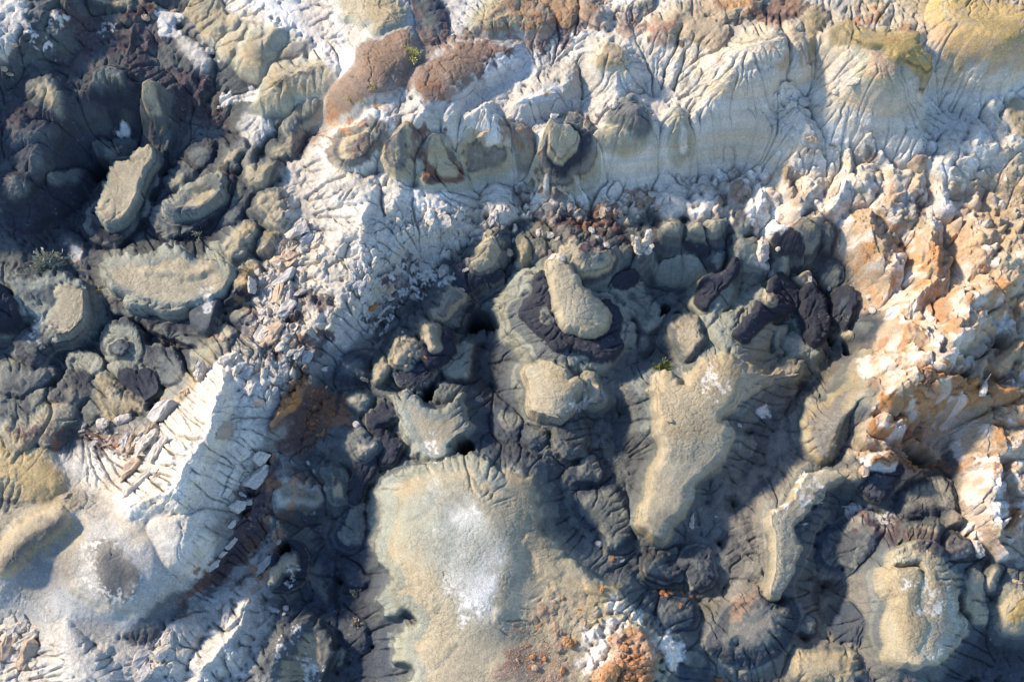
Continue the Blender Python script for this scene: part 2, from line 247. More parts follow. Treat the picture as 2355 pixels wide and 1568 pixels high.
# ------------------------------------------------------------------ formations
DATA = """
@
A c d KG 55 0|700,620,110 860,620,120
A c m K 30 10|820,740,120
A c d G 45 0|830,780,60
A c m K 30 12|820,850,110
A c d KGP 45 0|800,940,100 700,1010,130 850,1040,90
A c d KG 50 0|520,1220,90 420,1260,90
A c m K 20 20|400,1350,150 200,1450,150
A c d GO 40 0|300,600,90 420,760,90
A c d DG 35 0|150,900,150 330,950,110
A c d DG 40 0|250,1120,160
A c d KG 35 0|120,1300,150
@mound|round topped khaki mound on dark layered pedestal inside the shadowed hollow at upper left
A c m DG 50 24|1040,930,150 1120,860,90
A c m K 72 14|1050,850,120 1130,840,60
A c m GOO 115 30|1070,700,80 1090,790,85
@mound|long grey khaki mound with a dark foot, left one of the pair in the hollow
A c m KKD 60 45|1010,1130,140 870,1300,205 780,1490,190
A c m POO 115 44|990,1120,105 860,1260,145 800,1410,145
@mound|smaller grey mound with a dark foot, right one of the pair in the hollow
A c m KKD 50 40|1460,1320,150 1300,1430,190 1130,1530,150
A c m PGO 95 36|1450,1290,100 1330,1350,130 1190,1440,95
@
A c d GGO 60 0|1180,1240,95 1260,1190,70
A c d DGO 55 0|1450,1180,70 1560,1090,80 1660,1000,60
A c d DG 35 0|1330,1090,100 1400,1010,70
A c d GM 55 0|1730,1020,60 1700,1110,70
A c d GTO 70 0|1850,1130,80 1760,1200,115
A c d DG 42 0|1640,1330,120 1600,1460,90
A c d GOO 80 0|1830,1400,120 1890,1480,110
A c d GO 40 0|1930,1000,110 1990,880,80
@mound|olive dome with a soft dark top below the pale crest, upper left
A c d JOO 75 0|1870,250,100 1720,400,130
@mound|broad olive shoulder mound beside the brown slope at upper left
A c d JOO 85 0|2180,460,110 1940,600,165 1780,740,70
A c d OGO 60 0|2100,720,90 1990,860,80
@
A c d OO 60 0|1420,40,130 1490,190,95
A c d JO 50 0|1590,170,60 1500,260,70
A c d JO 45 0|1660,230,60 1560,330,95
A c d JO 45 0|1980,240,70 1900,340,65
A c d OM 50 0|2060,320,80 1930,430,80
A c d LV 30 0|1300,330,90 1360,450,80
A c d LV 40 0|1760,840,110 1720,950,90
A c d MU 20 0|860,90,110 1000,60,110
A c d GO 30 0|620,10,60 850,20,90
@hill|grey olive hill with a brown flank at the top left of the middle
B c d JOO 70 0|120,-40,200 330,80,150 280,180,80
@
B c d SG 35 0|600,40,120 640,200,120
B c d SG 20 0|460,150,80 700,260,60
@hill|low olive hill with a rusty brown top at the top edge
B c d JOB 65 0|1150,40,150 1000,130,110 1340,140,120
@
B c d OO 45 0|1430,20,90 1520,90,100
B c d LMR 55 0|1720,40,110 1800,90,80
B c d GO 40 0|2000,60,100 2080,20,80
B c d OB 45 0|2220,200,110 2330,120,80
B c d LO 35 0|900,230,100
B c d GL 25 0|1080,250,90 1180,230,60
@hill|smooth bare brown slope with yellow shrubs near the top
B c d LBBB 62 0|400,330,150 220,480,190 40,640,170
@hill|smooth tan brown hill dusted with white on its far side
B c d LBBB 66 0|1080,400,110 850,440,160 640,590,140
@mound|white rounded dome with a cream crest below the tan hill
B c d VVWC 75 0|1550,540,90 1410,650,140 1270,720,90
@mound|pale fluted mound with a layered ochre cap, top middle
B c d VVV 60 0|1870,480,180 1850,680,150
B c m VTC 85 20|1870,400,90 1800,440,50
@
B c c V 70 0|560,670,60 530,850,140
B c d V 45 0|760,700,55 740,850,60
@mound|pointed white cone standing above the row of khaki knobs
B c c VVW 100 0|990,740,40 960,870,120 1010,980,190
@mound|wide brown and khaki mound with white foot at the left end of the row
B c d VVJ 55 0|40,1180,170 150,1330,150
B c d WMOM 96 0|260,930,140 90,1020,220
@mound|narrow khaki headed mound second from the left in the row
B c d VV 55 0|380,1230,140 400,1400,130
B c d JOMO 92 0|440,980,110 390,1090,140
@mound|khaki knob with a lobed dark collar in the middle of the row
B c d VVV 55 0|690,1290,210 720,1450,190
B c m JR 80 26|640,1130,150 730,1160,145
B c d MOO 108 0|650,1060,95 710,1130,110
@mound|twin topped khaki mound right of the collared knob
B c d VV 52 0|1100,1280,140 1080,1420,125
B c d JOMO 92 0|930,1060,140 1090,1100,110
@mound|purple grey knob with a rusty top wedged into the row
B c d MMRM 62 0|1210,950,100 1260,1060,95
@mound|largest khaki capped knob with grey rings and a white apron
B c d VVV 58 0|1620,1090,200 1500,1290,235
B c m JOO 78 32|1530,1120,235
B c m MK 98 26|1535,1080,200
B c m OO 132 44|1460,960,75 1505,1050,140
@mound|fluted white mound with a grey olive band right of the ringed knob
B c d VVV 52 0|2000,1060,185 2000,1200,140
B c d JOJ 66 0|1940,950,200 1830,960,120
B c d GM 86 0|1920,820,140 1990,890,130
@
B c d OG 50 0|1560,850,75
B c d OG 55 0|1670,850,60 1670,900,60
B c d VJOV 55 0|2290,850,90 2330,1000,110
B c d V 45 0|2290,1230,120 2250,1400,130
B c d V 50 0|1850,1250,100 1800,1400,70
@ridge|fan of smooth white clay below the row of knobs
B c c WW 66 0|200,1280,60 150,1430,150 100,1600,200
E c c WW 44 0|100,0,160 50,130,140
@hill|big ochre capped clay dome at upper right
C c d VVV 70 90|1250,640,300 1400,740,300 1500,900,160
C c d VVJC 120 150|1250,330,230 1400,480,290 1350,560,260
C p m TYYY 150 60|1000,260 1120,150 1380,140 1600,250 1670,380 1680,580 1600,640 1480,560 1350,480 1180,400
@
C c d CCY 60 0|1900,150,200 2200,300,260
C c d VVC 45 0|2150,480,170 2020,600,120
@
C c d VVJ 50 0|2200,690,80 2180,900,90
C c d VVW 50 0|2060,880,80 2050,1000,110
C c d VVW 50 0|1910,970,100 1850,1150,150
C c d VT 45 0|2320,700,90 2330,900,90
C c d VV 45 0|2250,980,100
@hill|pale fluted hill face left of the ochre dome
C c d VVV 65 90|560,350,180 420,600,230 300,850,220
C c m CVC 75 50|380,480,120 600,400,130
C c d VVC 55 0|780,220,90 830,420,80
C c d VV 50 0|800,620,110 850,900,90
@
C c d CC 40 0|120,170,120 250,250,110
C c d CCN 45 0|250,30,110 480,20,110
C c d CTY 40 0|950,120,110 860,330,80
C c c VV 60 0|1170,1050,60 1170,1200,90 1100,1350,110 1060,1460,100
C c c VVW 70 0|940,1260,60 880,1380,110 830,1440,110
C c c VB 50 0|750,1180,50 740,1310,50
C c d VW 55 0|1480,960,50 1380,1050,60
C c d VW 60 0|1560,1000,75 1550,1090,60
C c d CB 60 0|1620,1130,75
C c d VL 50 0|1450,1150,60 1490,1240,90
C c d VV 55 0|1300,1130,70 1280,1280,80
C c c VC 50 0|1620,1250,60 1400,1400,120 1500,1500,120
C c d VW 55 0|1780,1300,50 1840,1410,90
C c c VC 50 0|1770,1130,30 1780,1250,40
C c d VC 55 0|2000,1370,50
C c c VW 60 0|600,1330,70 560,1440,80
C c c VW 55 0|200,1230,60 180,1380,90 100,1450,80
C c c VB 55 0|420,1260,70 370,1350,70
C c c VW 45 0|20,1280,50 70,1400,60
C c d GO 50 0|260,1530,80
C c d DG 45 0|450,1530,100
C c d GO 55 0|950,1540,100
@mound|grey olive mound with pale scalloped foot above the left rock pile
D c d GOO 65 0|1660,60,100 1600,150,110
D c m P 35 15|1540,190,110 1610,230,80
@
D c d DM 30 0|520,160,120 560,300,90
D c d GT 50 0|1800,130,70 1900,20,60
D c d GO 35 0|1700,260,90
@mound|huge smooth khaki mound with pale rim and three lobes, left of the white rocks
D c m KKK 42 30|830,520,120 1150,640,130 1420,690,150 1500,560,100
D c m PO 90 46|820,340,150 1150,390,220 1450,380,150
D c m PO 82 40|930,480,130 1180,540,130
D c m DG 78 50|1410,620,120 1440,540,110
D c d OO 100 100|1000,310,90 1200,330,130 1430,310,100
@mound|dark banded dome tucked under the white rock pile
D c d KKO 72 0|1620,420,120 1570,530,80
@mound|broad grey mound with a khaki shoulder and pale rim at the left edge
D c m GPG 70 50|200,480,170 450,500,170 400,650,200
D c m POO 92 36|490,500,110 440,640,150
D c d DG 66 0|250,800,180 380,770,130
@mound|charcoal dome with a grey top cut by the left edge
D c m KK 92 40|0,600,150
D c d KG 118 0|-40,610,80
@mound|ringed grey mound below the huge khaki one
D c m DP 52 22|840,790,160 900,870,120
D c d PG 66 0|830,850,115
@
D c m DP 42 20|570,940,120 650,960,90
D c d G 50 0|540,960,70
D c m DG 48 30|1000,900,110 1150,960,140
@mound|rounded mound with a dark crescent behind its crest, left of the white ridge
D c m PP 50 24|900,1040,170 980,1080,120
D c m KK 58 20|990,1080,120 900,1060,100
D c d GTO 66 0|780,1200,200 920,1190,120
@
D c m DK 45 20|540,1090,130 430,1180,80
D c d GM 52 0|500,1150,110
D c d DG 45 0|100,1030,150 300,1010,110
D c d DG 35 0|270,1180,130
D c d GO 45 0|300,1340,120 150,1480,140
D c d GOM 45 0|450,1290,110 320,1450,100
D c d GO 40 0|60,1400,110
D c d DG 40 0|1400,900,120 1530,830,100
D c d GO 42 0|1560,760,90
D c d DG 45 0|1620,640,80
D c d GM 50 0|960,1400,120 820,1330,100
D c d TM 40 0|1250,1050,110 1150,1160,90
@ridge|sharp crested white clay ridge running down through the lower left
D c c WW 75 0|1560,1000,110 1480,1200,150 1400,1450,190
G c c WW 80 0|1300,50,200 1180,260,190 900,380,120
G c d WVV 40 120|1200,500,200 1250,650,180
@ridge|sunlit orange dirt ridge dividing the white rocks from the brown dirt
D c c RBN 30 0|2100,1060,50 1980,1210,75 1880,1360,55
@
G c d TYT 40 0|250,120,210 60,80,200
@mound|olive brown hump with a dark shaded flank at the left edge, low down
G c d OMO 58 0|380,440,100 220,570,120 20,720,140
@mound|low crater like dome with a dark dusty top ringed by white specks
G c d LLVL 44 0|760,760,330
@
G c d OL 30 0|860,480,150
G c d LV 50 0|450,1300,170 550,1550,220
G c c VW 55 0|1720,860,50 1660,1020,90 1570,1180,110
@ridge|pale clay spur with a sharp crest near the bottom left
G c c VWW 64 0|1700,960,80 1620,1200,110 1540,1340,150 1400,1470,130
G c d VV 40 0|1250,1250,130 1150,1420,130
@
G c d SG 35 0|2160,860,180 2200,1010,130
G c m KK 55 24|1980,800,170
@mound|stubby khaki knob with white flecks ringed by a dark moat, lower left
G c m GOO 92 34|1870,850,75 1980,790,85
@
G c d SG 35 0|2050,1180,140
G c d GGO 55 0|2270,180,90 2290,300,100
G c d LG 40 0|1960,260,100 2100,300,80
@mound|flat khaki mound dusted with salt at the bottom, left of the great plateau
G c m DGO 75 44|2120,1340,200 1990,1480,200
G c m DG 45 30|2300,1420,100
@
E c d GOO 90 0|1020,140,85 990,240,110
E c m K 52 20|930,330,130 1060,340,70
E c d DG 25 0|1030,430,110
E c d GTO 62 0|1235,170,68 1220,240,75
E c m K 38 14|1200,300,90
E c d P 24 0|1190,400,60
E c m K 40 22|760,620,120 860,540,60
E c d GOM 66 0|810,470,105 700,580,90
E c d SG 32 0|850,660,90
@mound|khaki knob with dark stepped flank and pale apron, left of the black hole
E c d GPP 40 60|780,930,155 820,860,100
E c m KK 66 26|690,830,120 620,860,110
E c d OO 95 0|620,710,85 650,800,80
@mound|khaki hump with a charcoal foot between the rock pile and the black hole
E c m KK 48 40|500,1010,140
E c d GOO 78 0|490,850,100 430,910,95
@
E c d GTO 64 0|300,950,80 265,1050,60
E c d G 28 0|570,1070,100
E c d DG 35 0|100,960,120
@mound|large tongue shaped khaki mound wrapped by charcoal ledges and a cracked pale apron
E c d PPPG 66 100|1300,420,150 1330,620,280 1480,780,280 1760,720,230
E c d PPP 55 60|1750,880,150 1650,900,150
E c m KKKK 92 26|1390,400,110 1420,580,170 1560,710,165 1750,800,120 1810,840,100
E c m KKKK 92 30|1810,830,80 1850,650,70 1790,560,60
E c d DOO 96 60|1600,220,140 1760,250,110
E c m OO 128 44|1500,330,140 1550,470,145 1640,600,175 1700,640,130
@
E c d GM 50 0|1370,190,110
E c d GO 45 0|1400,60,80
E c d DM 50 0|1560,80,110
@plateau|small khaki plateau with white salt flecks and scalloped edge, centre left
E p m PPO 66 34|330,1190 440,1130 560,1140 640,1200 720,1210 860,1180 905,1260 940,1370 900,1430 840,1500 700,1568 560,1590 420,1480 380,1380 345,1290
@
E p m GG 40 50|560,1060 700,1050 860,1100 840,1180 720,1200 620,1190
@mound|smooth khaki column top with a steep foot under the cracked apron, centre
E c d DGG 60 60|1500,1330,150 1600,1500,130
E c m OO 108 30|1400,1060,140 1440,1200,155 1560,1110,80
@
E c m POO 66 32|1690,1080,110 1750,1160,85
E c d SG 42 0|1180,1350,130
E c d SG 35 0|1350,1420,110
E c m KK 62 34|330,1300,85 240,1350,80
E c d GO 48 0|140,1230,85
E c m KK 55 30|330,1540,100 260,1420,60
E c d GGO 66 0|140,1500,130 240,1490,70
E c m KK 62 34|1950,350,95
E c d GM 72 0|2040,240,90
E c d G 45 0|1910,180,85
E c d GO 62 0|2250,60,95
E c d P 38 0|2280,330,120
E c d GPG 46 0|1990,480,140 2080,620,130
E c d DG 35 0|2050,800,110
@mound|smooth rounded khaki hump right of the small cave holes
F c m GOO 66 50|30,700,120 60,800,120
@mound|pair of khaki knobs below the white cliff, centre right
F c m K 42 12|100,130,85
F c d GO 70 0|95,80,75
F c m KD 38 14|250,90,80
F c d GO 66 0|250,10,80
@
F c d KG 45 0|420,80,90
F c d DG 42 0|240,210,85
F c d PP 36 0|60,330,120
F c d GP 56 0|470,190,120 540,250,110
F c m KK 62 28|700,130,100 800,180,75
F c d GP 72 0|720,240,80 700,300,70
F c d DGO 56 0|880,60,130
F c d KG 45 0|1040,60,90 1020,180,80
F c d DP 35 0|1060,330,110
@ridge|sinuous charcoal ridge with cracked pale flanks, right of centre
F c d PPP 46 80|180,560,150 300,420,120
F c m KK 80 24|150,520,62 200,430,72 310,360,72 390,290,65
@mound|forked charcoal mound with a khaki knob and pale aprons
F c d PPP 50 80|340,720,160 450,850,170 560,700,150
F c m KK 90 24|450,740,90 510,660,92 600,600,90 690,590,70
F c d GOO 118 0|640,510,78
F c d GP 55 0|690,720,70 690,840,70
@ridge|charcoal finger ridge with khaki knob, beside the twin black holes
F c d PP 55 60|830,840,110 920,890,85
F c m KK 75 26|720,400,90 780,500,90
F c m KK 88 30|890,470,90 900,600,110 930,770,85
F c d OO 86 0|870,330,72 900,390,70
F c d M 100 0|915,640,38
@
F c m POO 72 34|660,1000,80 750,990,100 800,1010,80
F c m KKD 70 36|1130,500,120 1110,590,110
F c d GO 42 0|1170,690,95 1090,720,60
F c d DG 32 0|1330,650,110
@ridge|tan grey slope ridge leading up to the orange pinnacles
F c d GTM 50 80|1270,900,70 1180,1080,90 1000,1280,130 950,1380,120 980,1520,130
F c d GM 45 0|1250,1200,110
@plateau|long narrow khaki plateau with pale flecks running down the middle right
F c d GGG 50 60|100,1300,230 0,1500,220
Z p m OOO 104 36|1482,895 1530,868 1570,870 1610,828 1680,822 1750,850 1800,842 1770,880 1700,905 1665,955 1682,1010 1650,1075 1610,1130 1560,1195 1515,1245 1478,1205 1490,1110 1512,1040 1495,960
@crag|cluster of cream and orange pinnacles, uppermost mass right of the dark mounds
F c c CCC 75 70|1270,0,130 1400,230,150 1380,420,100
@crag|cream fluted spur between two dark clefts on the right
F c c CCC 75 70|1700,30,110 1720,250,120 1750,400,100 1570,570,90
@
F c c CC 70 60|2050,60,150 2050,240,130
F c c CC 60 60|2300,150,130 2250,350,130
@crag|long cream pinnacled ridge slanting down from the right edge
F c c CCC 95 80|2120,450,110 1950,560,140 2000,650,150 1800,760,150 1550,760,120
F c c CCC 90 80|1400,960,120 1600,950,160 1820,880,130
@crag|burnt orange pinnacles above the large black hole
F c c CNN 95 70|1400,1180,100 1600,1130,150 1850,1130,130 1990,1150,80
F c c CNN 85 60|1370,1380,100 1520,1370,110
@
F c c TC 60 50|1300,1470,90 1380,1540,80
F c c TC 55 50|2330,820,60 2180,940,80
F c c CN 55 50|2150,1100,70 2250,1180,80
F c c TCC 60 60|2320,1330,110 2150,1350,90
F c c WCC 75 60|2080,1470,150 2280,1480,130
@crag|orange tipped white knob on the end of the tan ridge, lower right
I c m KD 62 24|1350,190,150 1430,130,90
I c c CWN 118 60|1300,70,80 1400,90,100
@plateau|snaking sunlit khaki ridge top with deep shade on its right, lower right
I c d MGG 55 60|900,200,150 750,600,170 680,950,130
I c d GMT 84 50|1080,160,80 1220,120,100
I c m OOO 104 24|1060,165,66 880,240,96 820,330,80 715,480,100 725,640,116 695,790,96 650,930,76
@mound|dark wrinkled dome with a brown patch below the snaking ridge
I c d SDGM 80 0|620,1130,230 480,1230,230 330,1290,170
@mound|smooth slate dome with faint ledges left of the snaking ridge
I c d SDG 60 0|80,740,150 150,840,130
@
I c d DG 45 0|860,1180,100
I c d SD 42 0|1120,620,200 1250,560,120
I c d DM 42 0|1600,320,130 1800,300,150
I c m GTO 66 34|1560,560,90 1680,570,110
I c d MB 58 0|1860,460,70
I c d DG 55 0|1870,650,80 1970,640,60
@plateau|broad sunlit khaki plateau with salt flecks at lower right
I c d GGG 50 60|1650,850,260 1600,1200,300
I c m OJO 92 34|1500,700,80 1700,720,110 1770,900,160 1780,1150,150 1700,1330,120
I c m OOO 96 34|1420,860,100 1560,900,110 1560,1130,170 1520,1350,130 1600,1400,90
@mound|upright khaki lobe right of the broad plateau
I c d GOO 56 0|2010,880,85 2020,1060,100
I c d GO 56 0|2170,830,70 2130,900,60
@mound|olive yellow dome cut by the right edge, low down
I c d GOY 66 0|2320,1080,180
@crag|bright white hoodoos with stubby fingers near the right edge
I c c WWW 85 60|2120,60,110 2130,250,120 2120,430,100 2160,570,75 2220,690,50
I c c W 60 30|2080,450,50 2000,500,30 1960,540,22
I c c W 60 30|2060,470,40 2045,570,22
I c c W 70 30|2180,560,40 2290,590,25
I c c C 60 40|2270,520,60 2330,540,50
I c c CC 60 50|2330,60,90 2330,200,80
@mound|sunlit tan double dome at the bottom edge right of centre
I c d GTO 55 0|880,1470,150 1080,1460,140
@
I c d SD 30 0|1200,1200,160
I c d SD 35 0|100,1450,140
@plateau|great pale green plateau with a white salt streak down its middle, bottom centre
H p m GPPO 76 46|250,260 340,110 470,30 560,40 640,10 760,20 850,-30 950,-10 1020,100 1180,135 1340,100 1385,220 1390,420 1450,570 1540,720 1720,800 1860,880 1960,960 2080,1120 2280,1250 2300,1450 2260,1650 2300,1900 300,1900 450,1480 350,1400 345,1260 420,1160 520,1130 300,1130 225,1010 260,900 330,830 240,770 200,640 260,450
H c d JOO 80 70|1180,200,110 1280,280,110
H c d PO 79 0|900,110,90
H c d OO 78 80|560,960,140 640,1030,100
H c d OO 78 80|640,1380,170 760,1300,110
H c d PP 78 80|450,450,140 600,300,120
H c d OO 80 70|1300,600,120 1500,850,110
H c d JT 82 60|1750,930,110 1850,990,70
H c d JO 79 80|1100,1100,150
H c d GG 77 60|370,720,80 320,720,50
@crag|crumbly white outcrop capped with orange rubble at the bottom edge
H c c WWW 112 40|1880,1080,60 1980,1100,50 2050,1180,50
H c c WTN 112 70|2000,1370,225 1950,1600,250
H c c WW 108 40|2210,1350,80 2230,1480,60
H c c WW 98 40|1780,1250,80 1700,1450,80
@
H c d SG 42 0|80,560,110 110,380,90
H c m KK 50 30|180,50,120 90,330,70
H c d SG 50 0|1710,110,110 1640,180,80
H c d SGG 45 0|1800,370,180 1900,520,170
H c d KG 55 0|2200,740,150 2280,820,100
H c d SG 35 0|2100,1050,110
H c d SG 45 0|2290,1100,130
H c d SD 35 0|120,850,90
H c d SD 35 0|100,1250,120
"""
fid = 0
for ln in DATA.strip().splitlines():
    if ln[0] == '@':
        if '|' in ln:
            FORM.append(tuple(ln[1:].split('|'))); fid = len(FORM)
        else: fid = 0
        continue
    raise_(ln, fid)

# ------------------------------------------------------------------ knobs and pinnacles scattered over the clay crags
rs = random.Random(5)
def field(t, pts, n, r0, r1, h0, h1, ang, cols, prof='c', el=(1.2, 2.6)):
    P = parse(pts, t); xs = [p[0] for p in P]; ys = [p[1] for p in P]
    PA = np.array([p[:2] for p in P])
    def inside(x, y):
        c = False
        for i in range(len(PA)):
            ax, ay = PA[i]; bx, by = PA[(i+1) % len(PA)]
            if (ay > y) != (by > y) and x < (bx-ax)*(y-ay)/(by-ay+1e-9)+ax: c = not c
        return c
    k = 0
    while k < n:
        x = rs.uniform(min(xs), max(xs)); y = rs.uniform(min(ys), max(ys))
        if not inside(x, y): continue
        k += 1
        r = r0+(r1-r0)*rs.random()**1.8; a = math.radians(ang+rs.gauss(0, 22)); L = r*rs.uniform(.15, 1.0)
        bx, by = x+math.cos(a)*L, y+math.sin(a)*L
        h = rs.uniform(h0, h1)*.62*r/r1
        sl = bbox([(x, y, r), (bx, by, r)], 12)
        X, Y = WX[sl], WY[sl]
        if X.size == 0: continue
        d = sd_chain(X, Y, [(x, y, r*.62), (bx, by, r)])
        tt = clip(d/r, 0, 1)**.9; f = (1-(1-tt)**2.4) if prof == 'c' else np.sqrt(1-(1-tt)**2+1e-5)
        dist = clip(((X-bx)*(x-bx)+(Y-by)*(y-by))/(L*L), 0, 1)
        add = h*f*(.45+.55*dist)
        REL[sl] = np.maximum(REL[sl], REL[sl]*.5+np.median(REL[sl])*.5+add)*(d > 0)+REL[sl]*(d <= 0)
        c = rs.choice(cols)
        if c != '-':
            m = (clip(d/4, 0, 1)*rs.uniform(.45, .95)*clip(tt*1.6-.15+N_mid[sl], 0, 1))[..., None]
            CLR[sl] = CLR[sl]*(1-m)+PAL[c]*m
field('C', '0,1080 500,1060 720,980 800,1050 850,1500 700,1568 400,1500 0,1480', 70, 8, 20, 20, 40, 80, 'VVWW-BC')
field('C', '800,1000 1350,930 1650,950 2352,900 2352,1568 1150,1568 850,1480', 110, 8, 22, 20, 42, 70, 'VVWWC-C')
field('C', '0,500 700,500 900,900 700,1050 0,1050', 26, 10, 24, 10, 22, 95, '--V')
field('F', '1250,0 2400,0 2400,700 2200,700 1900,800 1400,850 1500,500 1300,500 1200,200', 150, 9, 25, 24, 46, 120, 'CCWCNB-T')
field('F', '1300,850 2000,700 2150,900 2000,1200 1700,1450 1300,1450 1280,1150', 110, 9, 26, 28, 52, 125, 'CNNCW-BT')
field('F', '2000,900 2450,750 2450,1568 2050,1568 1950,1300', 40, 10, 26, 20, 38, 130, 'CCNT-')
field('I', '2010,0 2400,0 2352,650 2100,450 2000,300', 45, 8, 20, 20, 40, 100, 'WWCW-')
field('D', '1900,0 2450,100 2450,700 1750,900 1650,650 1750,250', 90, 7, 17, 12, 30, 130, 'WWVL-R')
field('D', '1500,850 1900,800 2350,900 1850,1250 1550,1050', 50, 7, 15, 12, 28, 110, 'WWVL-R')
field('E', '0,250 500,100 1150,-50 600,350 500,600 100,800 0,800', 70, 7, 16, 12, 26, 120, 'WWVL-UR')
field('B', '1250,1150 2200,1250 2100,1500 1700,1568 1200,1500', 55, 7, 16, 14, 30, 95, 'WWV-U')
field('B', '300,1450 1150,1450 1200,1600 200,1650', 40, 7, 15, 10, 24, 110, 'WVV-L')
field('G', '1850,0 2250,0 2200,350 1700,900 1500,850 1700,400', 50, 7, 16, 10, 26, 120, 'LVR-B')
field('H', '1800,1000 2150,1080 2300,1400 2200,1650 1650,1650 1650,1300', 60, 7, 15, 10, 24, 100, 'WWN-C')
field('E', '850,500 1150,500 1200,1100 900,1100', 10, 14, 30, 10, 20, 80, '-')

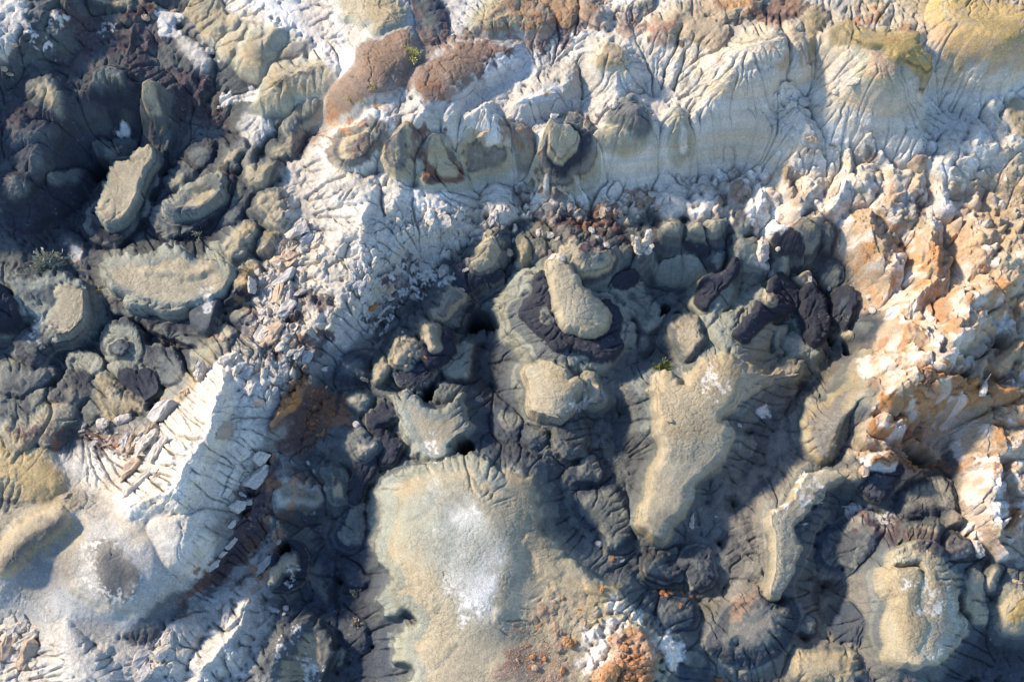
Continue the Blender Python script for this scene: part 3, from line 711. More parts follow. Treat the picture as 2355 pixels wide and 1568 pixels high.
# ------------------------------------------------------------------ colour overlays: dust, salt, rust, strata
for ln in """Z p V .8 26 .4|520,820 650,830 600,960 560,1080 500,1200 470,1290 400,1380 330,1360 360,1250 250,1180 200,1130 120,1060 230,1010 340,990 430,900
Z p V .8 20 .6|660,390 850,410 960,500 1040,560 980,640 920,680 850,740 780,800 700,790 570,770 575,700 600,610 650,520 690,480
Z p V .8 26 .5|-40,1440 100,1400 270,1480 450,1400 560,1340 620,1420 560,1540 480,1568 460,1700 -40,1700
A p V .9 16 .3|-300,-100 210,-60 240,60 170,190 110,330 30,420 -300,460
A c U .75 16 .9|430,150,70 640,230,130 900,330,130 1150,270,40
A c U .8 14 .9|1200,560,90 1400,680,110 1560,840,70
A c U .6 16 1|500,420,90 620,520,60
A c U .55 16 1.1|60,780,110 300,850,80
A c K .6 14 .8|330,400,40 450,560,40 560,620,30
A c W .9 8 .6|1120,90,60 1180,190,90
A c W .8 8 .9|300,290,60 400,180,40
A c W .7 6 .9|740,190,40
A c W .85 7 .7|1570,680,50 1680,650,40
A c W .7 7 .9|1430,340,60 1500,420,40
A c W .9 5 .3|800,820,28
A c W .85 22 .5|1720,30,80 2000,90,120 2200,120,130 2280,300,90 2340,420,60
A c C .5 22 .6|2150,80,100 2260,280,60
B c B .85 14 .5|560,330,130 470,500,110
B c B .8 12 .6|300,450,200
A c B .6 22 .7|2300,620,100 2200,850,60 2050,980,60
A c R .6 10 .8|2352,860,80 2250,900,40
A c K .35 14 .3|1750,340,50
A c K .3 12 .3|1970,410,40
B c U .55 12 1.1|1000,520,110 1180,420,80 1400,400,90
B c W .75 12 1.1|1250,380,60 1500,330,50 1150,500,60
B c V .7 14 1|850,650,90 1050,600,100
B c R .75 9 .8|600,640,60 740,670,25
B c R .8 7 .7|30,790,40 250,740,25
B c N .5 9 .8|0,830,80 200,780,30
B c R .85 5 .5|350,860,16 480,910,24 700,920,16
B c U .7 10 .9|580,950,90 520,1010,60
B c U .6 10 .9|180,1060,70
B c R .8 5 .8|1150,960,40 1240,940,30
B c U .8 6 .9|1700,730,30 1780,740,26 1680,800,24
B c U .8 5 .9|1250,1260,30 1220,1340,22 1350,1040,20
B c U .8 7 1|1450,1450,90 1650,1500,120
B c R .8 7 .9|1860,1480,50 1700,1540,50 2050,1330,40
B c W .85 14 .8|1700,260,70 1950,130,110 2200,320,80 2340,370,70
B c R .7 9 .9|1700,50,110 1300,60,90 2250,180,50
B c R .75 8 1|1460,240,60 800,260,30 980,240,30
B c R .8 6 .9|2150,240,30 2290,310,40
B c T .5 12 .8|1400,590,60 1850,400,90
B c U .6 12 1|580,30,70 700,80,40
C p T .5 40 .7|-20,-20 2500,-20 2500,350 1500,250 900,420 0,330
C p Y .55 60 .8|900,-100 2600,-100 2600,480 2150,400 1900,470 1750,150 1300,90
C p Y .75 34 .8|1700,-100 2600,-100 2600,450 2200,330 1950,400 1750,200
C c R .85 9 .7|560,110,60 760,50,80 620,170,30
C c R .85 6 .7|1120,150,30 1200,90,40 1340,130,18
C c R .85 5 .7|1510,180,16 1600,260,24 1640,320,18
C c N .6 7 .8|1400,320,40
C c T .5 12 1|100,600,50 300,650,40 240,700,30 0,860,50
C c O .45 14 .7|1000,680,70 1700,800,60
C c O .4 12 .7|260,940,60 620,880,60
C c B .6 8 .5|300,1340,50 400,1370,60
C c B .65 7 .5|750,1290,40 860,1370,60
C c B .5 7 .6|1060,1500,40
C c U .8 5 .8|1250,1080,40 1310,1040,24
C c U .7 6 .8|1630,1420,40 1500,1330,30
C c N .45 10 .9|1500,1330,80 1450,1450,80
C c W .7 14 .5|1060,960,110 950,1100,60
D c W .85 6 .4|500,180,50
D c K .9 5 .3|470,175,28
D c W .6 6 1|1400,480,50 1420,560,20 
D c W .7 4 .9|270,620,30 270,760,30
D c P .45 9 .4|620,480,30 660,600,24 560,730,30
D c P .5 9 .5|820,470,24 1000,600,24 
D c T .4 16 .7|330,1300,110 120,1500,110
D c U .8 8 .9|420,1470,50 180,1450,50 880,1480,60
D c R .7 6 .9|400,1480,30 840,1430,30
D c Y .4 14 .8|1350,1010,50 1850,200,50 1650,420,60
D c U .75 7 1.1|2100,550,70 1750,760,70 1820,840,40
D c R .75 7 .8|2050,840,60 2100,920,40 2200,770,30
D c R .9 8 .4|2080,1050,50 1950,1200,60
D p R .9 9 .5|2100,1060 2250,1080 2352,1180 2352,1320 2200,1400 2100,1568 1900,1560 2000,1300
E p R .85 9 .6|-30,1150 60,1200 40,1330 -30,1350
D c N .8 7 .6|2090,1050,36 1960,1180,60 1880,1330,36
D c N .5 7 .8|2000,1150,30
D c B .7 8 .7|1600,1370,40 1540,1480,36
E c U .8 7 .8|500,250,50 400,450,70 330,600,60 580,420,60
E c W .85 6 .9|420,350,40 700,300,40 350,620,30 
E c U .85 7 .8|1560,30,80 1660,80,60 1770,120,50
E c R .6 7 .8|1640,30,60
E c U .9 5 .4|1870,20,40 1920,90,36
E c K .6 10 .8|1700,170,70 1800,200,50
E c W .8 3.5 1.1|640,1380,70 600,1480,24
E c W .7 3 1|1640,1130,20 1660,1200,10
E c P .55 26 .8|500,1270,120
F c W .95 6 .4|640,20,90 700,60,50
F c W .7 8 .4|620,300,30 590,270,20
F c W .9 8 .6|570,1270,36
F c T .4 14 .6|560,900,110 200,1100,110
F c W .8 3 1.1|200,1060,40 280,1080,20
F c N .7 10 .8|1320,170,50 1500,130,60 1960,400,50 2140,430,50
F c N .7 9 .8|1600,800,50 1560,900,40 1850,740,60
F c R .6 7 .9|1500,780,60 1770,740,50 1790,910,30 1820,270,50
F c N .7 14 .7|1550,1200,110 1900,1150,120 1430,1380,60
F c R .5 8 .9|1800,1120,60 1880,1050,50
F c N .5 12 .9|2150,900,80 2200,1160,90 2300,840,50
F c W .6 12 .9|1500,300,70 1800,850,90 1300,1000,50
G p L .8 50 .5|500,480 1000,420 1150,700 1230,930 1000,1180 500,1230 100,1120 -300,1080 -300,850 300,850
G p O .85 26 .5|-300,-40 200,0 420,140 560,280 560,600 -300,1000
G c Y .55 26 .6|60,120,90 330,190,90
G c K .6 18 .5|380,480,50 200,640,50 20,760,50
G c L .9 10 1.1|560,500,40 640,680,80 600,880,60 700,980,50 930,880,50 950,700,40 700,600,60
G c M .95 12 .5|690,700,110 800,860,150
G c D .75 16 .5|720,760,60 800,860,100
G c W .6 6 1.2|560,700,26 560,880,26 700,1000,26 900,960,24 960,800,24 920,650,24 760,560,24
G c O .55 24 .5|880,500,100
G c M .7 34 .5|200,900,150 400,780,120
G c D .85 9 .3|1200,990,70 1060,1150,100 900,1280,50
G c U .8 8 .6|1880,60,60 1790,300,80 1690,560,100 1500,790,70 1290,980,50
G c R .9 7 .6|1900,60,44 1800,300,66 1690,560,90 1480,790,62 1290,970,46
G c B .6 7 .9|1700,780,40 1620,820,40
G c U .5 8 .9|1750,260,40 1640,520,40 1560,640,24
G c N .6 6 .8|2000,150,50 2100,180,24 1700,920,24
G c B .4 10 .8|1280,1140,36 1210,1280,40
G c W .7 26 .5|1250,150,150 1120,330,90 900,380,50
G c W .8 3.5 1|1950,850,30 1900,860,15
G c W .8 3.5 1.2|2000,1360,80 2080,1450,60
G c U .9 4 .4|2280,210,16
H c W .55 26 .8|700,340,90
H c P .7 50 .5|700,350,160 860,560,200 900,800,230 920,1000,160
H c W .95 44 .5|840,480,90 880,720,160 920,930,120
H c W .8 8 1.2|860,520,80 880,720,120 920,950,90 860,1080,40
H c P .8 40 .6|420,450,170 650,600,170 850,650,200
H c T .6 40 .6|1240,250,100 1350,560,80 1500,850,110 1750,950,110
H c Y .35 20 .7|1850,950,60 1650,1080,60
H c B .75 14 .9|1250,1400,110 1450,1420,140 1550,1280,60 1150,1500,60
H c R .6 8 1.2|1350,1080,20 1550,1060,20 1350,1170,30 1180,1300,30 1380,1440,60
H c W .85 9 .7|1900,1080,50 2030,1120,40 1800,1280,80 1700,1420,80 2220,1330,60 2230,1460,60
H c B .6 12 .7|2000,1400,190 1900,1560,190
H c N .6 9 .8|2000,1400,150 1900,1560,150
H c R .5 7 1|1900,1450,60 2060,1330,60
I c W .7 8 .6|1160,380,30 1400,480,24
I c T .6 26 .5|1500,900,90 1600,1150,110 1480,1380,70
I c W .8 3 1.2|1700,920,60 1750,990,40
I c W .7 3 1|840,270,24 770,410,14
I c B .8 12 .4|400,1100,60 530,900,30
I c U .7 8 .6|1900,640,80 1230,500,50
I c Y .8 9 .3|2320,1060,50
I c N .8 7 .6|1410,60,40 2200,90,24 2300,530,30
I c T .5 20 .6|900,1450,120 1100,1450,90
B c W .6 20 .5|100,1400,120 330,1330,90 700,1420,110""".splitlines():
    paint(ln)

# ------------------------------------------------------------------ seepage holes
for ln in """A 640,1120,50,130|A 700,1190,30,90|E 975,690,46,170|E 940,730,26,90|E 2190,600,30,90|E 2290,610,14,70|E 600,250,18,60|E 600,1120,30,80|E 830,1520,40,110|E 1040,1100,18,60
E 1830,490,22,50|E 1960,670,16,50|E 1100,590,18,60|E 1950,1270,50,60|F 1045,740,30,120|F 1210,780,30,150|F 1250,820,26,80|F 870,1120,40,60|F 460,1440,30,50|F 1625,1470,60,190|F 1680,1540,60,120
F 1610,370,20,70|F 2170,790,32,70|F 1940,1000,30,60|I 990,900,26,60|I 1330,410,22,50|I 270,600,22,50|I 350,340,20,50|I 2150,970,16,50|I 880,1255,20,40|H 220,1310,24,60|G 1925,690,26,100
G 1690,280,16,60|G 1655,410,12,50|B 1000,1480,16,70|B 780,1110,8,30|B 1195,1440,14,50|B 2145,1260,20,60|B 2140,1530,26,60|I 1100,775,18,40|H 30,900,40,50|I 1960,1560,60,60
D 1020,1245,24,70|D 700,720,40,50|D 450,900,40,50|I 690,985,30,40|E 2270,950,24,50|C 900,780,24,50|C 1340,1300,24,60|C 750,450,14,50|F 1150,600,18,40|A 1130,1200,30,60|A 620,640,26,50""".replace('\n', '|').split('|'):
    t, q = ln.split(); a = [float(v) for v in q.split(',')]; x, y, r = tp(t, *a[:3])
    sl = bbox([(x, y, r)], r*4)
    d = np.maximum(np.hypot(WX[sl]-x, (WY[sl]-y)*1.2)/r+N_mid[sl]*1.1+N_fine[sl]*.3, 0)
    if a[3] <= 60: a[3] = 0
    REL[sl] -= 12*np.exp(-d*.7)
    REL[sl] -= a[3]*np.exp(-np.maximum(d-.35, 0)**2*1.6)

# ------------------------------------------------------------------ gullies, rills and cracks
dkz = blur(1-clip((CLR.mean(-1)-.24)/.1, 0, 1), 5, 2)*(1-.8*sm(clip((450-GY)/200, 0, 1))*(GX > 640))
H = BASE+REL*(1+.12*dkz)-26*dkz*np.exp(-np.maximum(REL+4, 0)/11)*(1-sm(clip((620-GX)/120, 0, 1))*sm(clip((GY-1080)/100, 0, 1)))
def sample_acc(H, n, steps, seed, inert, ws):
    r = np.random.RandomState(seed)
    Hs = blur(H, ws, 2)
    gy, gx = np.gradient(Hs)
    x = r.rand(n)*(SH[1]-4)+2; y = r.rand(n)*(SH[0]-4)+2
    dx = np.zeros(n); dy = np.zeros(n); A = np.zeros(SH[0]*SH[1])
    for s in range(steps):
        i = clip(x, 1, SH[1]-2).astype(np.int32); j = clip(y, 1, SH[0]-2).astype(np.int32)
        g0, g1 = gx[j, i], gy[j, i]
        m = np.hypot(g0, g1)+1e-3
        dx = dx*inert-(1-inert)*g0/m; dy = dy*inert-(1-inert)*g1/m
        q = np.hypot(dx, dy)+1e-6; dx /= q; dy /= q
        x += dx*.9; y += dy*.9
        A += np.bincount(j*SH[1]+i, weights=clip((m-.18)*1.4, 0, 1)*min(1, s/6), minlength=A.size)
    return A.reshape(SH).astype(np.float32)
white = clip((CLR.mean(-1)-.34)/.2, 0, 1)
SMO = np.zeros(SH, np.float32)
for ln in """G 760,760,320|H 450,500,220 500,950,200 700,1400,260 1150,1500,200|G 380,200,200 300,480,160 60,640,150|H 700,300,200 850,650,250 850,1100,250 900,1500,260|H 1250,250,160 1350,620,120 1600,850,100 1850,920,60|B 400,330,230 220,500,250 40,680,220|B 1120,390,170 700,580,230
Z 1700,865,40 1590,880,70 1585,1000,90 1550,1130,60 1510,1200,30|I 1000,170,70 860,260,80 720,500,100 710,650,110 650,900,75|I 1430,860,110 1560,900,120 1560,1350,200 1780,1000,130|G 800,780,480 300,900,380|H 250,1450,80|H 1130,500,150 1180,900,190|E 620,1350,200|I 500,1200,120|I 980,1460,130|D 1410,620,110|F 50,760,120|H 1300,1350,200|D 900,340,150 1350,370,150|D 460,560,130|E 1500,400,110 1640,600,130|E 1430,1150,140|B 150,60,220|C 2100,250,260|C 1400,330,200|I 2300,1080,150|A 1070,720,80|A 850,1250,120|A 1330,1340,100|A 1800,400,100""".replace('\n', '|').split('|'):
    t, q = ln.split(' ', 1); P = parse(q, t); sl = bbox(P, 40)
    SMO[sl] = np.maximum(SMO[sl], sm(clip((sd_chain(WX[sl], WY[sl], P)+16)/32, 0, 1)))
crust = np.zeros(SH, np.float32)
for ln in """F 1300,50,150 1400,400,120|F 1700,50,130 1700,500,130|F 2100,100,220 2100,560,220 1700,760,170|F 1500,950,180 1700,1250,260 1450,1400,140|F 2250,1150,200 2200,1450,150|I 2130,60,130 2150,560,110|H 1950,1300,220|C 400,1380,200 1000,1350,250 1700,1350,250 2200,1300,300""".replace('\n', '|').split('|'):
    t, q = ln.split(' ', 1); P = parse(q, t); sl = bbox(P, 40)
    crust[sl] = np.maximum(crust[sl], sm(clip((sd_chain(WX[sl], WY[sl], P)+20)/40, 0, 1)))
H = H+N_mid*(3.4+.5*crust)*(1-.75*SMO)+N_fine*1.0*(1-.5*SMO)+2.4*vnoise(WX, WY, 14, 71)*(1-white)*(1-SMO)*.6
cr1, cr2, crid = worley(WX*1.05, WY*1.15, 15, 29)
cs1, cs2, csid = worley(WX*1.1, WY, 8.5, 39)
H += crust*1.0*(.7-cs1)
H += crust*3*(.7-cr1)*(crid > .35)*(.4+crid)
q1, q0 = np.gradient(blur(H, 3, 2)); slope = np.hypot(q0, q1)
steep = sm(clip((slope-.12)/.7, 0, 1))
amp = .78*blur((.10+1.0*steep)*(.75+.5*white)*(1-.9*SMO)*(1-.45*crust), 2, 1)
for rnd, (n, st, k) in enumerate(((150000, 80, 1.3), (300000, 60, 1.0), (340000, 26, 1.0), (340000, 16, .8))):
    H = H+1.1*vnoise(GX, GY, 11, 500+rnd)*amp+.7*vnoise(GX, GY, 6, 520+rnd)*amp
    A = sample_acc(H, n, st, 3+rnd, .6 if rnd == 0 else .35, 2 if rnd == 0 else 1)
    A = A*.55+blur(A, 1, 1)*.45
    loc = blur(A, 7, 2)+.6
    ch = np.maximum(A/loc-.9, 0)
    H = H-k*amp*(1.1*np.minimum(ch, 3)**.8+.25*np.log1p(A))
# narrow cracks between neighbouring mounds and a mud crackle on the aprons
c1 = f2-f1
crk = fbm(GX, GY, 120, 77, 3)
crease = np.exp(-(np.maximum(REL-SEC, 0)/2.2)**2)*clip(.7+crk*1.5, .2, 1)
H -= 6*blur(crease, 1, 1)*(1-.8*SMO)
H -= 3*np.exp(-(c1/.03)**2)*clip(crk*4, 0, 1)*(SEC < 5)
k1, k2, kid = worley(WX+W1x*10, WY, 17, 9)
s1, s2, sid = worley(WX*1.15+WY*.35, WY*.8-WX*.25, 30, 19)
H -= (1-white)*1.6*np.exp(-((k2-k1)/.08)**2)*clip(crk*3+.6, 0, 1)
# broken slab ground on the white rock ridge
slabm = np.zeros(SH, np.float32)
for q in ('D c|2050,150,160 1900,500,200 1800,850,180', 'E c|100,250,160 350,400,130 250,650,110', 'B c|450,1530,120 800,1560,150 1100,1500,90',
          'G c|1750,80,90 1600,400,90', 'G c|100,1250,130 130,1450,120', 'G c|1050,1420,110 1150,1300,60', 'C c|750,700,90', 'B c|1500,760,80'):
    hd, bd = q.split('|'); t = hd.split()[0]; P = parse(bd, t); sl = bbox(P, 40)
    slabm[sl] = np.maximum(slabm[sl], sm(clip((sd_chain(WX[sl], WY[sl], P)+14+N_mid[sl]*26)/24, 0, 1)))
H += slabm*((sid-.5)*12*(s1 < 1)-6*np.exp(-((s2-s1)/.07)**2))
H += slabm*3*(kid-.5)
# thin clay beds: ledges and colour that follow the elevation
nw = 1-clip((CLR.mean(-1)-.29)/.1, 0, 1)
rb = REL+N_mid*5+N_big*8
bandm = sm(clip((slope-.25)/.5, 0, 1))*nw*(1-SMO)*(.5+.5*clip(N_mid*3+.5, 0, 1))
zz = H+8*N_big
r1 = np.random.RandomState(90); tab = r1.rand(4096).astype(np.float32)
def n1(z, f):
    q = z*f+500; i = np.floor(q).astype(int); t = sm(q-i); return tab[i & 4095]*(1-t)+tab[(i+1) & 4095]*t
d_ = clip((n1(rb, 1/6.)-.56)*6, 0, 1)*bandm*.7
CLR = CLR*(1-d_[..., None])+PAL['K']*d_[..., None]
d_ = clip((n1(rb+333, 1/5.)-.62)*6, 0, 1)*bandm*.5
CLR = CLR*(1-d_[..., None])+PAL['P']*d_[..., None]
H += nw*(n1(rb, 1/6.)-.5)*3.5*bandm
bed = n1(zz, 1/5.)*.55+n1(zz, 1/14.)*.45-.5
H += bed*(3.0*(.3+.7*white)+2.5*crust)
for c_, sd_n, lo in (('N', 601, -.02), ('W', 611, .1), ('R', 621, .32), ('T', 631, .1)):
    m = clip((fbm(GX, GY, 42, sd_n, 4, .6)-lo)*5, 0, 1)*crust*(GX > 1900)*.6*(1 if c_ not in 'NR' else clip((GY-450)/250, 0, 1))
    CLR = CLR*(1-m[..., None])+PAL[c_]*m[..., None]
lum = 1+bed*(.20+.14*white)
warm = n1(zz+40, 1/22.)-.5
CLR *= lum[..., None]
CLR[..., 0] *= 1+.10*warm; CLR[..., 2] *= 1-.16*warm
CLR *= (1+.16*N_big+.20*N_mid+.14*N_fine)[..., None]
# salt bloom grains and dust
spk = vnoise(GX, GY, 4.2, 201)*.6+vnoise(GX, GY, 2.6, 202)*.4
salt = clip((spk+N_mid*.9-.80)*3, 0, 1)*(1-white)*.4
CLR = CLR*(1-salt[..., None])+PAL['J']*1.1*salt[..., None]
dk = clip((-spk+fbm(GX, GY, 60, 303, 3)*1.0-.62)*4, 0, 1)*white*.35
CLR = CLR*(1-dk[..., None])+PAL['M']*dk[..., None]
CLR = clip(CLR, .012, .8)

# ------------------------------------------------------------------ from survey sheet to world
SW = 36.0/LENS
cp, sp_ = math.cos(math.radians(PITCH)), math.sin(math.radians(PITCH))
def rays(x, y):
    a = (x-1250)/2500*SW; b = -(y-832.5)/2500*SW
    return a, b*sp_+cp, b*cp-sp_
def world(x, y, z):
    a, b, c = rays(x, y); t = (CAM_Z-z)/(-c)
    return a*t, b*t
VV = clip(GY, -620, 2400)
a_, b_, c_ = rays(GX, VV)
HS = blur(H, 3, 2)
def row_step(hs):
    y = b_*(CAM_Z-hs*PXM)/(-c_)
    y0 = b_*CAM_Z/(-c_)
    return -np.gradient(y, axis=0)/np.maximum(-np.gradient(y0, axis=0), 1e-4)
def col_step(hs):
    x = a_*(CAM_Z-hs*PXM)
    return np.gradient(x, axis=1)/np.maximum(np.gradient(a_*CAM_Z, axis=1), 1e-6)
for rad in (5, 8, 13, 20, 30):
    bad = ((row_step(HS) < .34) | (col_step(HS) < .34)).astype(np.float32)
    mk = clip(blur(bad, rad, 2)*6, 0, 1)
    HS = HS*(1-mk)+blur(HS, rad, 2)*mk
LOC = clip((-1/c_)/1.12, .8, 1.7)                # far ground covers more per survey unit: relief grows with it
LOC = 1+(LOC-1)*.75
Zs = HS*PXM
tt = (CAM_Z-Zs)/(-c_)
PXw = a_*tt; PYw = b_*tt
PZw = Zs+(H-HS)*PXM*LOC
np.nan_to_num(PZw, copy=False)

def height_at(x, y):
    i = int(clip(np.searchsorted(U, x), 1, SH[1]-1)); j = int(clip(np.searchsorted(V, y), 1, SH[0]-1))
    return Vector((float(PXw[j, i]), float(PYw[j, i]), float(PZw[j, i]))), (j, i)
def normal_at(j, i, r=3):
    i = min(max(i, r), SH[1]-1-r); j = min(max(j, r), SH[0]-1-r)
    P = lambda b, a: Vector((float(PXw[b, a]), float(PYw[b, a]), float(PZw[b, a])))
    n = (P(j, i+r)-P(j, i-r)).cross(P(j-r, i)-P(j+r, i))
    return n.normalized() if n.length > 1e-9 else Vector((0, 0, 1))

# ------------------------------------------------------------------ materials
def mat(name, base=None, rough=.95, var=.25, scale=8., bump=.35, bdist=.03, attr=False, spec=.12):
    m = bpy.data.materials.new(name); m.use_nodes = True; t = m.node_tree; N = t.nodes; L = t.links
    b = N['Principled BSDF']; b.inputs['Roughness'].default_value = rough; b.inputs['Specular IOR Level'].default_value = spec
    tc = N.new('ShaderNodeTexCoord')
    src = tc.outputs['Object']
    n1_ = N.new('ShaderNodeTexNoise'); n1_.inputs['Scale'].default_value = scale; n1_.inputs['Detail'].default_value = 4; n1_.inputs['Roughness'].default_value = .65
    n2_ = N.new('ShaderNodeTexNoise'); n2_.inputs['Scale'].default_value = scale*5; n2_.inputs['Detail'].default_value = 2
    for n in (n1_, n2_): L.new(src, n.inputs['Vector'])
    r = N.new('ShaderNodeMapRange'); r.inputs['From Min'].default_value = .3; r.inputs['From Max'].default_value = .7
    r.inputs['To Min'].default_value = 1-var; r.inputs['To Max'].default_value = 1+var; L.new(n2_.outputs['Fac'], r.inputs['Value'])
    mx = N.new('ShaderNodeVectorMath'); mx.operation = 'SCALE'
    if attr:
        a = N.new('ShaderNodeAttribute'); a.attribute_name = 'clay'; L.new(a.outputs['Color'], mx.inputs[0])
    else:
        cr = N.new('ShaderNodeValToRGB'); e = cr.color_ramp.elements
        e[0].position = .3; e[0].color = tuple(c*.7 for c in base)+(1,); e[1].position = .7; e[1].color = tuple(min(.85, c*1.2) for c in base)+(1,)
        L.new(n1_.outputs['Fac'], cr.inputs['Fac']); L.new(cr.outputs['Color'], mx.inputs[0])
    L.new(r.outputs['Result'], mx.inputs['Scale']); L.new(mx.outputs['Vector'], b.inputs['Base Color'])
    ad = N.new('ShaderNodeMath'); ad.operation = 'MULTIPLY_ADD'; ad.inputs[1].default_value = .45
    L.new(n2_.outputs['Fac'], ad.inputs[0]); L.new(n1_.outputs['Fac'], ad.inputs[2])
    if attr:
        wv = N.new('ShaderNodeVectorMath'); wv.operation = 'MULTIPLY_ADD'; L.new(n1_.outputs['Color'], wv.inputs[0]); wv.inputs[1].default_value = (.35, .35, .35); L.new(src, wv.inputs[2])
        acc = ad.outputs[0]
        for sc_, wd, am in ((4.2, .06, .9),):
            vo = N.new('ShaderNodeTexVoronoi'); vo.feature = 'DISTANCE_TO_EDGE'; vo.inputs['Scale'].default_value = sc_; L.new(wv.outputs[0], vo.inputs['Vector'])
            mr = N.new('ShaderNodeMapRange'); mr.inputs['From Max'].default_value = wd; mr.inputs['To Min'].default_value = -am; mr.inputs['To Max'].default_value = 0; L.new(vo.outputs['Distance'], mr.inputs['Value'])
            mk = N.new('ShaderNodeTexNoise'); mk.inputs['Scale'].default_value = .35+sc_*.08; mk.inputs['Detail'].default_value = 3; L.new(src, mk.inputs['Vector'])
            mm = N.new('ShaderNodeMapRange'); mm.inputs['From Min'].default_value = .46; mm.inputs['From Max'].default_value = .58; L.new(mk.outputs['Fac'], mm.inputs['Value'])
            mu = N.new('ShaderNodeMath'); mu.operation = 'MULTIPLY_ADD'; L.new(mr.outputs[0], mu.inputs[0]); L.new(mm.outputs[0], mu.inputs[1]); L.new(acc, mu.inputs[2]); acc = mu.outputs[0]
        gr = N.new('ShaderNodeTexNoise'); gr.inputs['Scale'].default_value = 60; gr.inputs['Detail'].default_value = 0; L.new(src, gr.inputs['Vector'])
        mu = N.new('ShaderNodeMath'); mu.operation = 'MULTIPLY_ADD'; mu.inputs[1].default_value = .35; L.new(gr.outputs['Fac'], mu.inputs[0]); L.new(acc, mu.inputs[2])
        class _o: outputs = [mu.outputs[0]]
        ad = _o
    bp = N.new('ShaderNodeBump'); bp.inputs['Strength'].default_value = bump; bp.inputs['Distance'].default_value = bdist
    L.new(ad.outputs[0], bp.inputs['Height']); L.new(bp.outputs['Normal'], b.inputs['Normal'])
    return m
M_clay = mat('badland_clay', var=.22, scale=5., bump=.55, bdist=.06, attr=True)
M_rock = {'white': mat('pale_sandstone', (.55, .49, .41), scale=9, bump=.9, bdist=.05, var=.3),
          'grey': mat('grey_stone', (.42, .40, .37), scale=7, bump=.6, var=.2),
          'rust': mat('rusty_ironstone', (.33, .15, .07), scale=9, bump=.6, var=.25),
          'orange': mat('orange_sandstone', (.40, .21, .10), scale=9, bump=.6, var=.25),
          'tan': mat('tan_stone', (.45, .34, .24), scale=9, bump=.6, var=.25)}

# ------------------------------------------------------------------ terrain and its formations as meshes
def vnormals():
    P = np.stack([PXw, PYw, PZw], -1)
    du = np.gradient(P, axis=1); dv = np.gradient(P, axis=0)
    n = np.cross(dv, du); n /= np.linalg.norm(n, axis=-1, keepdims=True)+1e-12
    n[n[..., 2] < 0] *= -1
    return n
NRM = vnormals().reshape(-1, 3)
POS = np.stack([PXw, PYw, PZw], -1).reshape(-1, 3).astype(np.float32)
RGBA = np.concatenate([CLR, np.ones(SH+(1,), np.float32)], -1).reshape(-1, 4)
# tidy the formation map: majority smoothing and drop crumbs
lab = FID[:-1, :-1].copy()
def build(name, faces, label=None, cat=None):
    used = np.unique(faces); remap = np.zeros(POS.shape[0], np.int32); remap[used] = np.arange(len(used), dtype=np.int32)
    f = remap[faces]
    me = bpy.data.meshes.new(name)
    me.vertices.add(len(used)); me.vertices.foreach_set('co', POS[used].ravel())
    me.loops.add(f.size); me.loops.foreach_set('vertex_index', f.ravel().astype(np.int32))
    me.polygons.add(len(f)); me.polygons.foreach_set('loop_start', np.arange(0, f.size, 4, dtype=np.int32))
    me.update(calc_edges=True)
    me.polygons.foreach_set('use_smooth', np.ones(len(f), bool))
    at = me.attributes.new('clay', 'FLOAT_COLOR', 'POINT'); at.data.foreach_set('color', RGBA[used].ravel())
    me.materials.append(M_clay)
    me.normals_split_custom_set_from_vertices(NRM[used].astype(np.float32))
    o = bpy.data.objects.new(name, me); COL.objects.link(o); o['kind'] = 'structure'
    if label: o['label'] = label
    if cat: o['category'] = cat
    return o
j, i = np.meshgrid(np.arange(SH[0]-1), np.arange(SH[1]-1), indexing='ij')
v0 = (j*SH[1]+i).astype(np.int32)
QF = np.stack([v0, v0+SH[1], v0+SH[1]+1, v0+1], -1).reshape(-1, 4)
lab = lab.ravel()
build('terrain', QF[lab == 0], 'bare eroded badland ground of grey, white and ochre clay with gullies between the mounds', 'terrain')
for k, (nm, lb) in enumerate(FORM, 1):
    s = QF[lab == k]
    if len(s) > 60: build(nm, s, lb, nm)

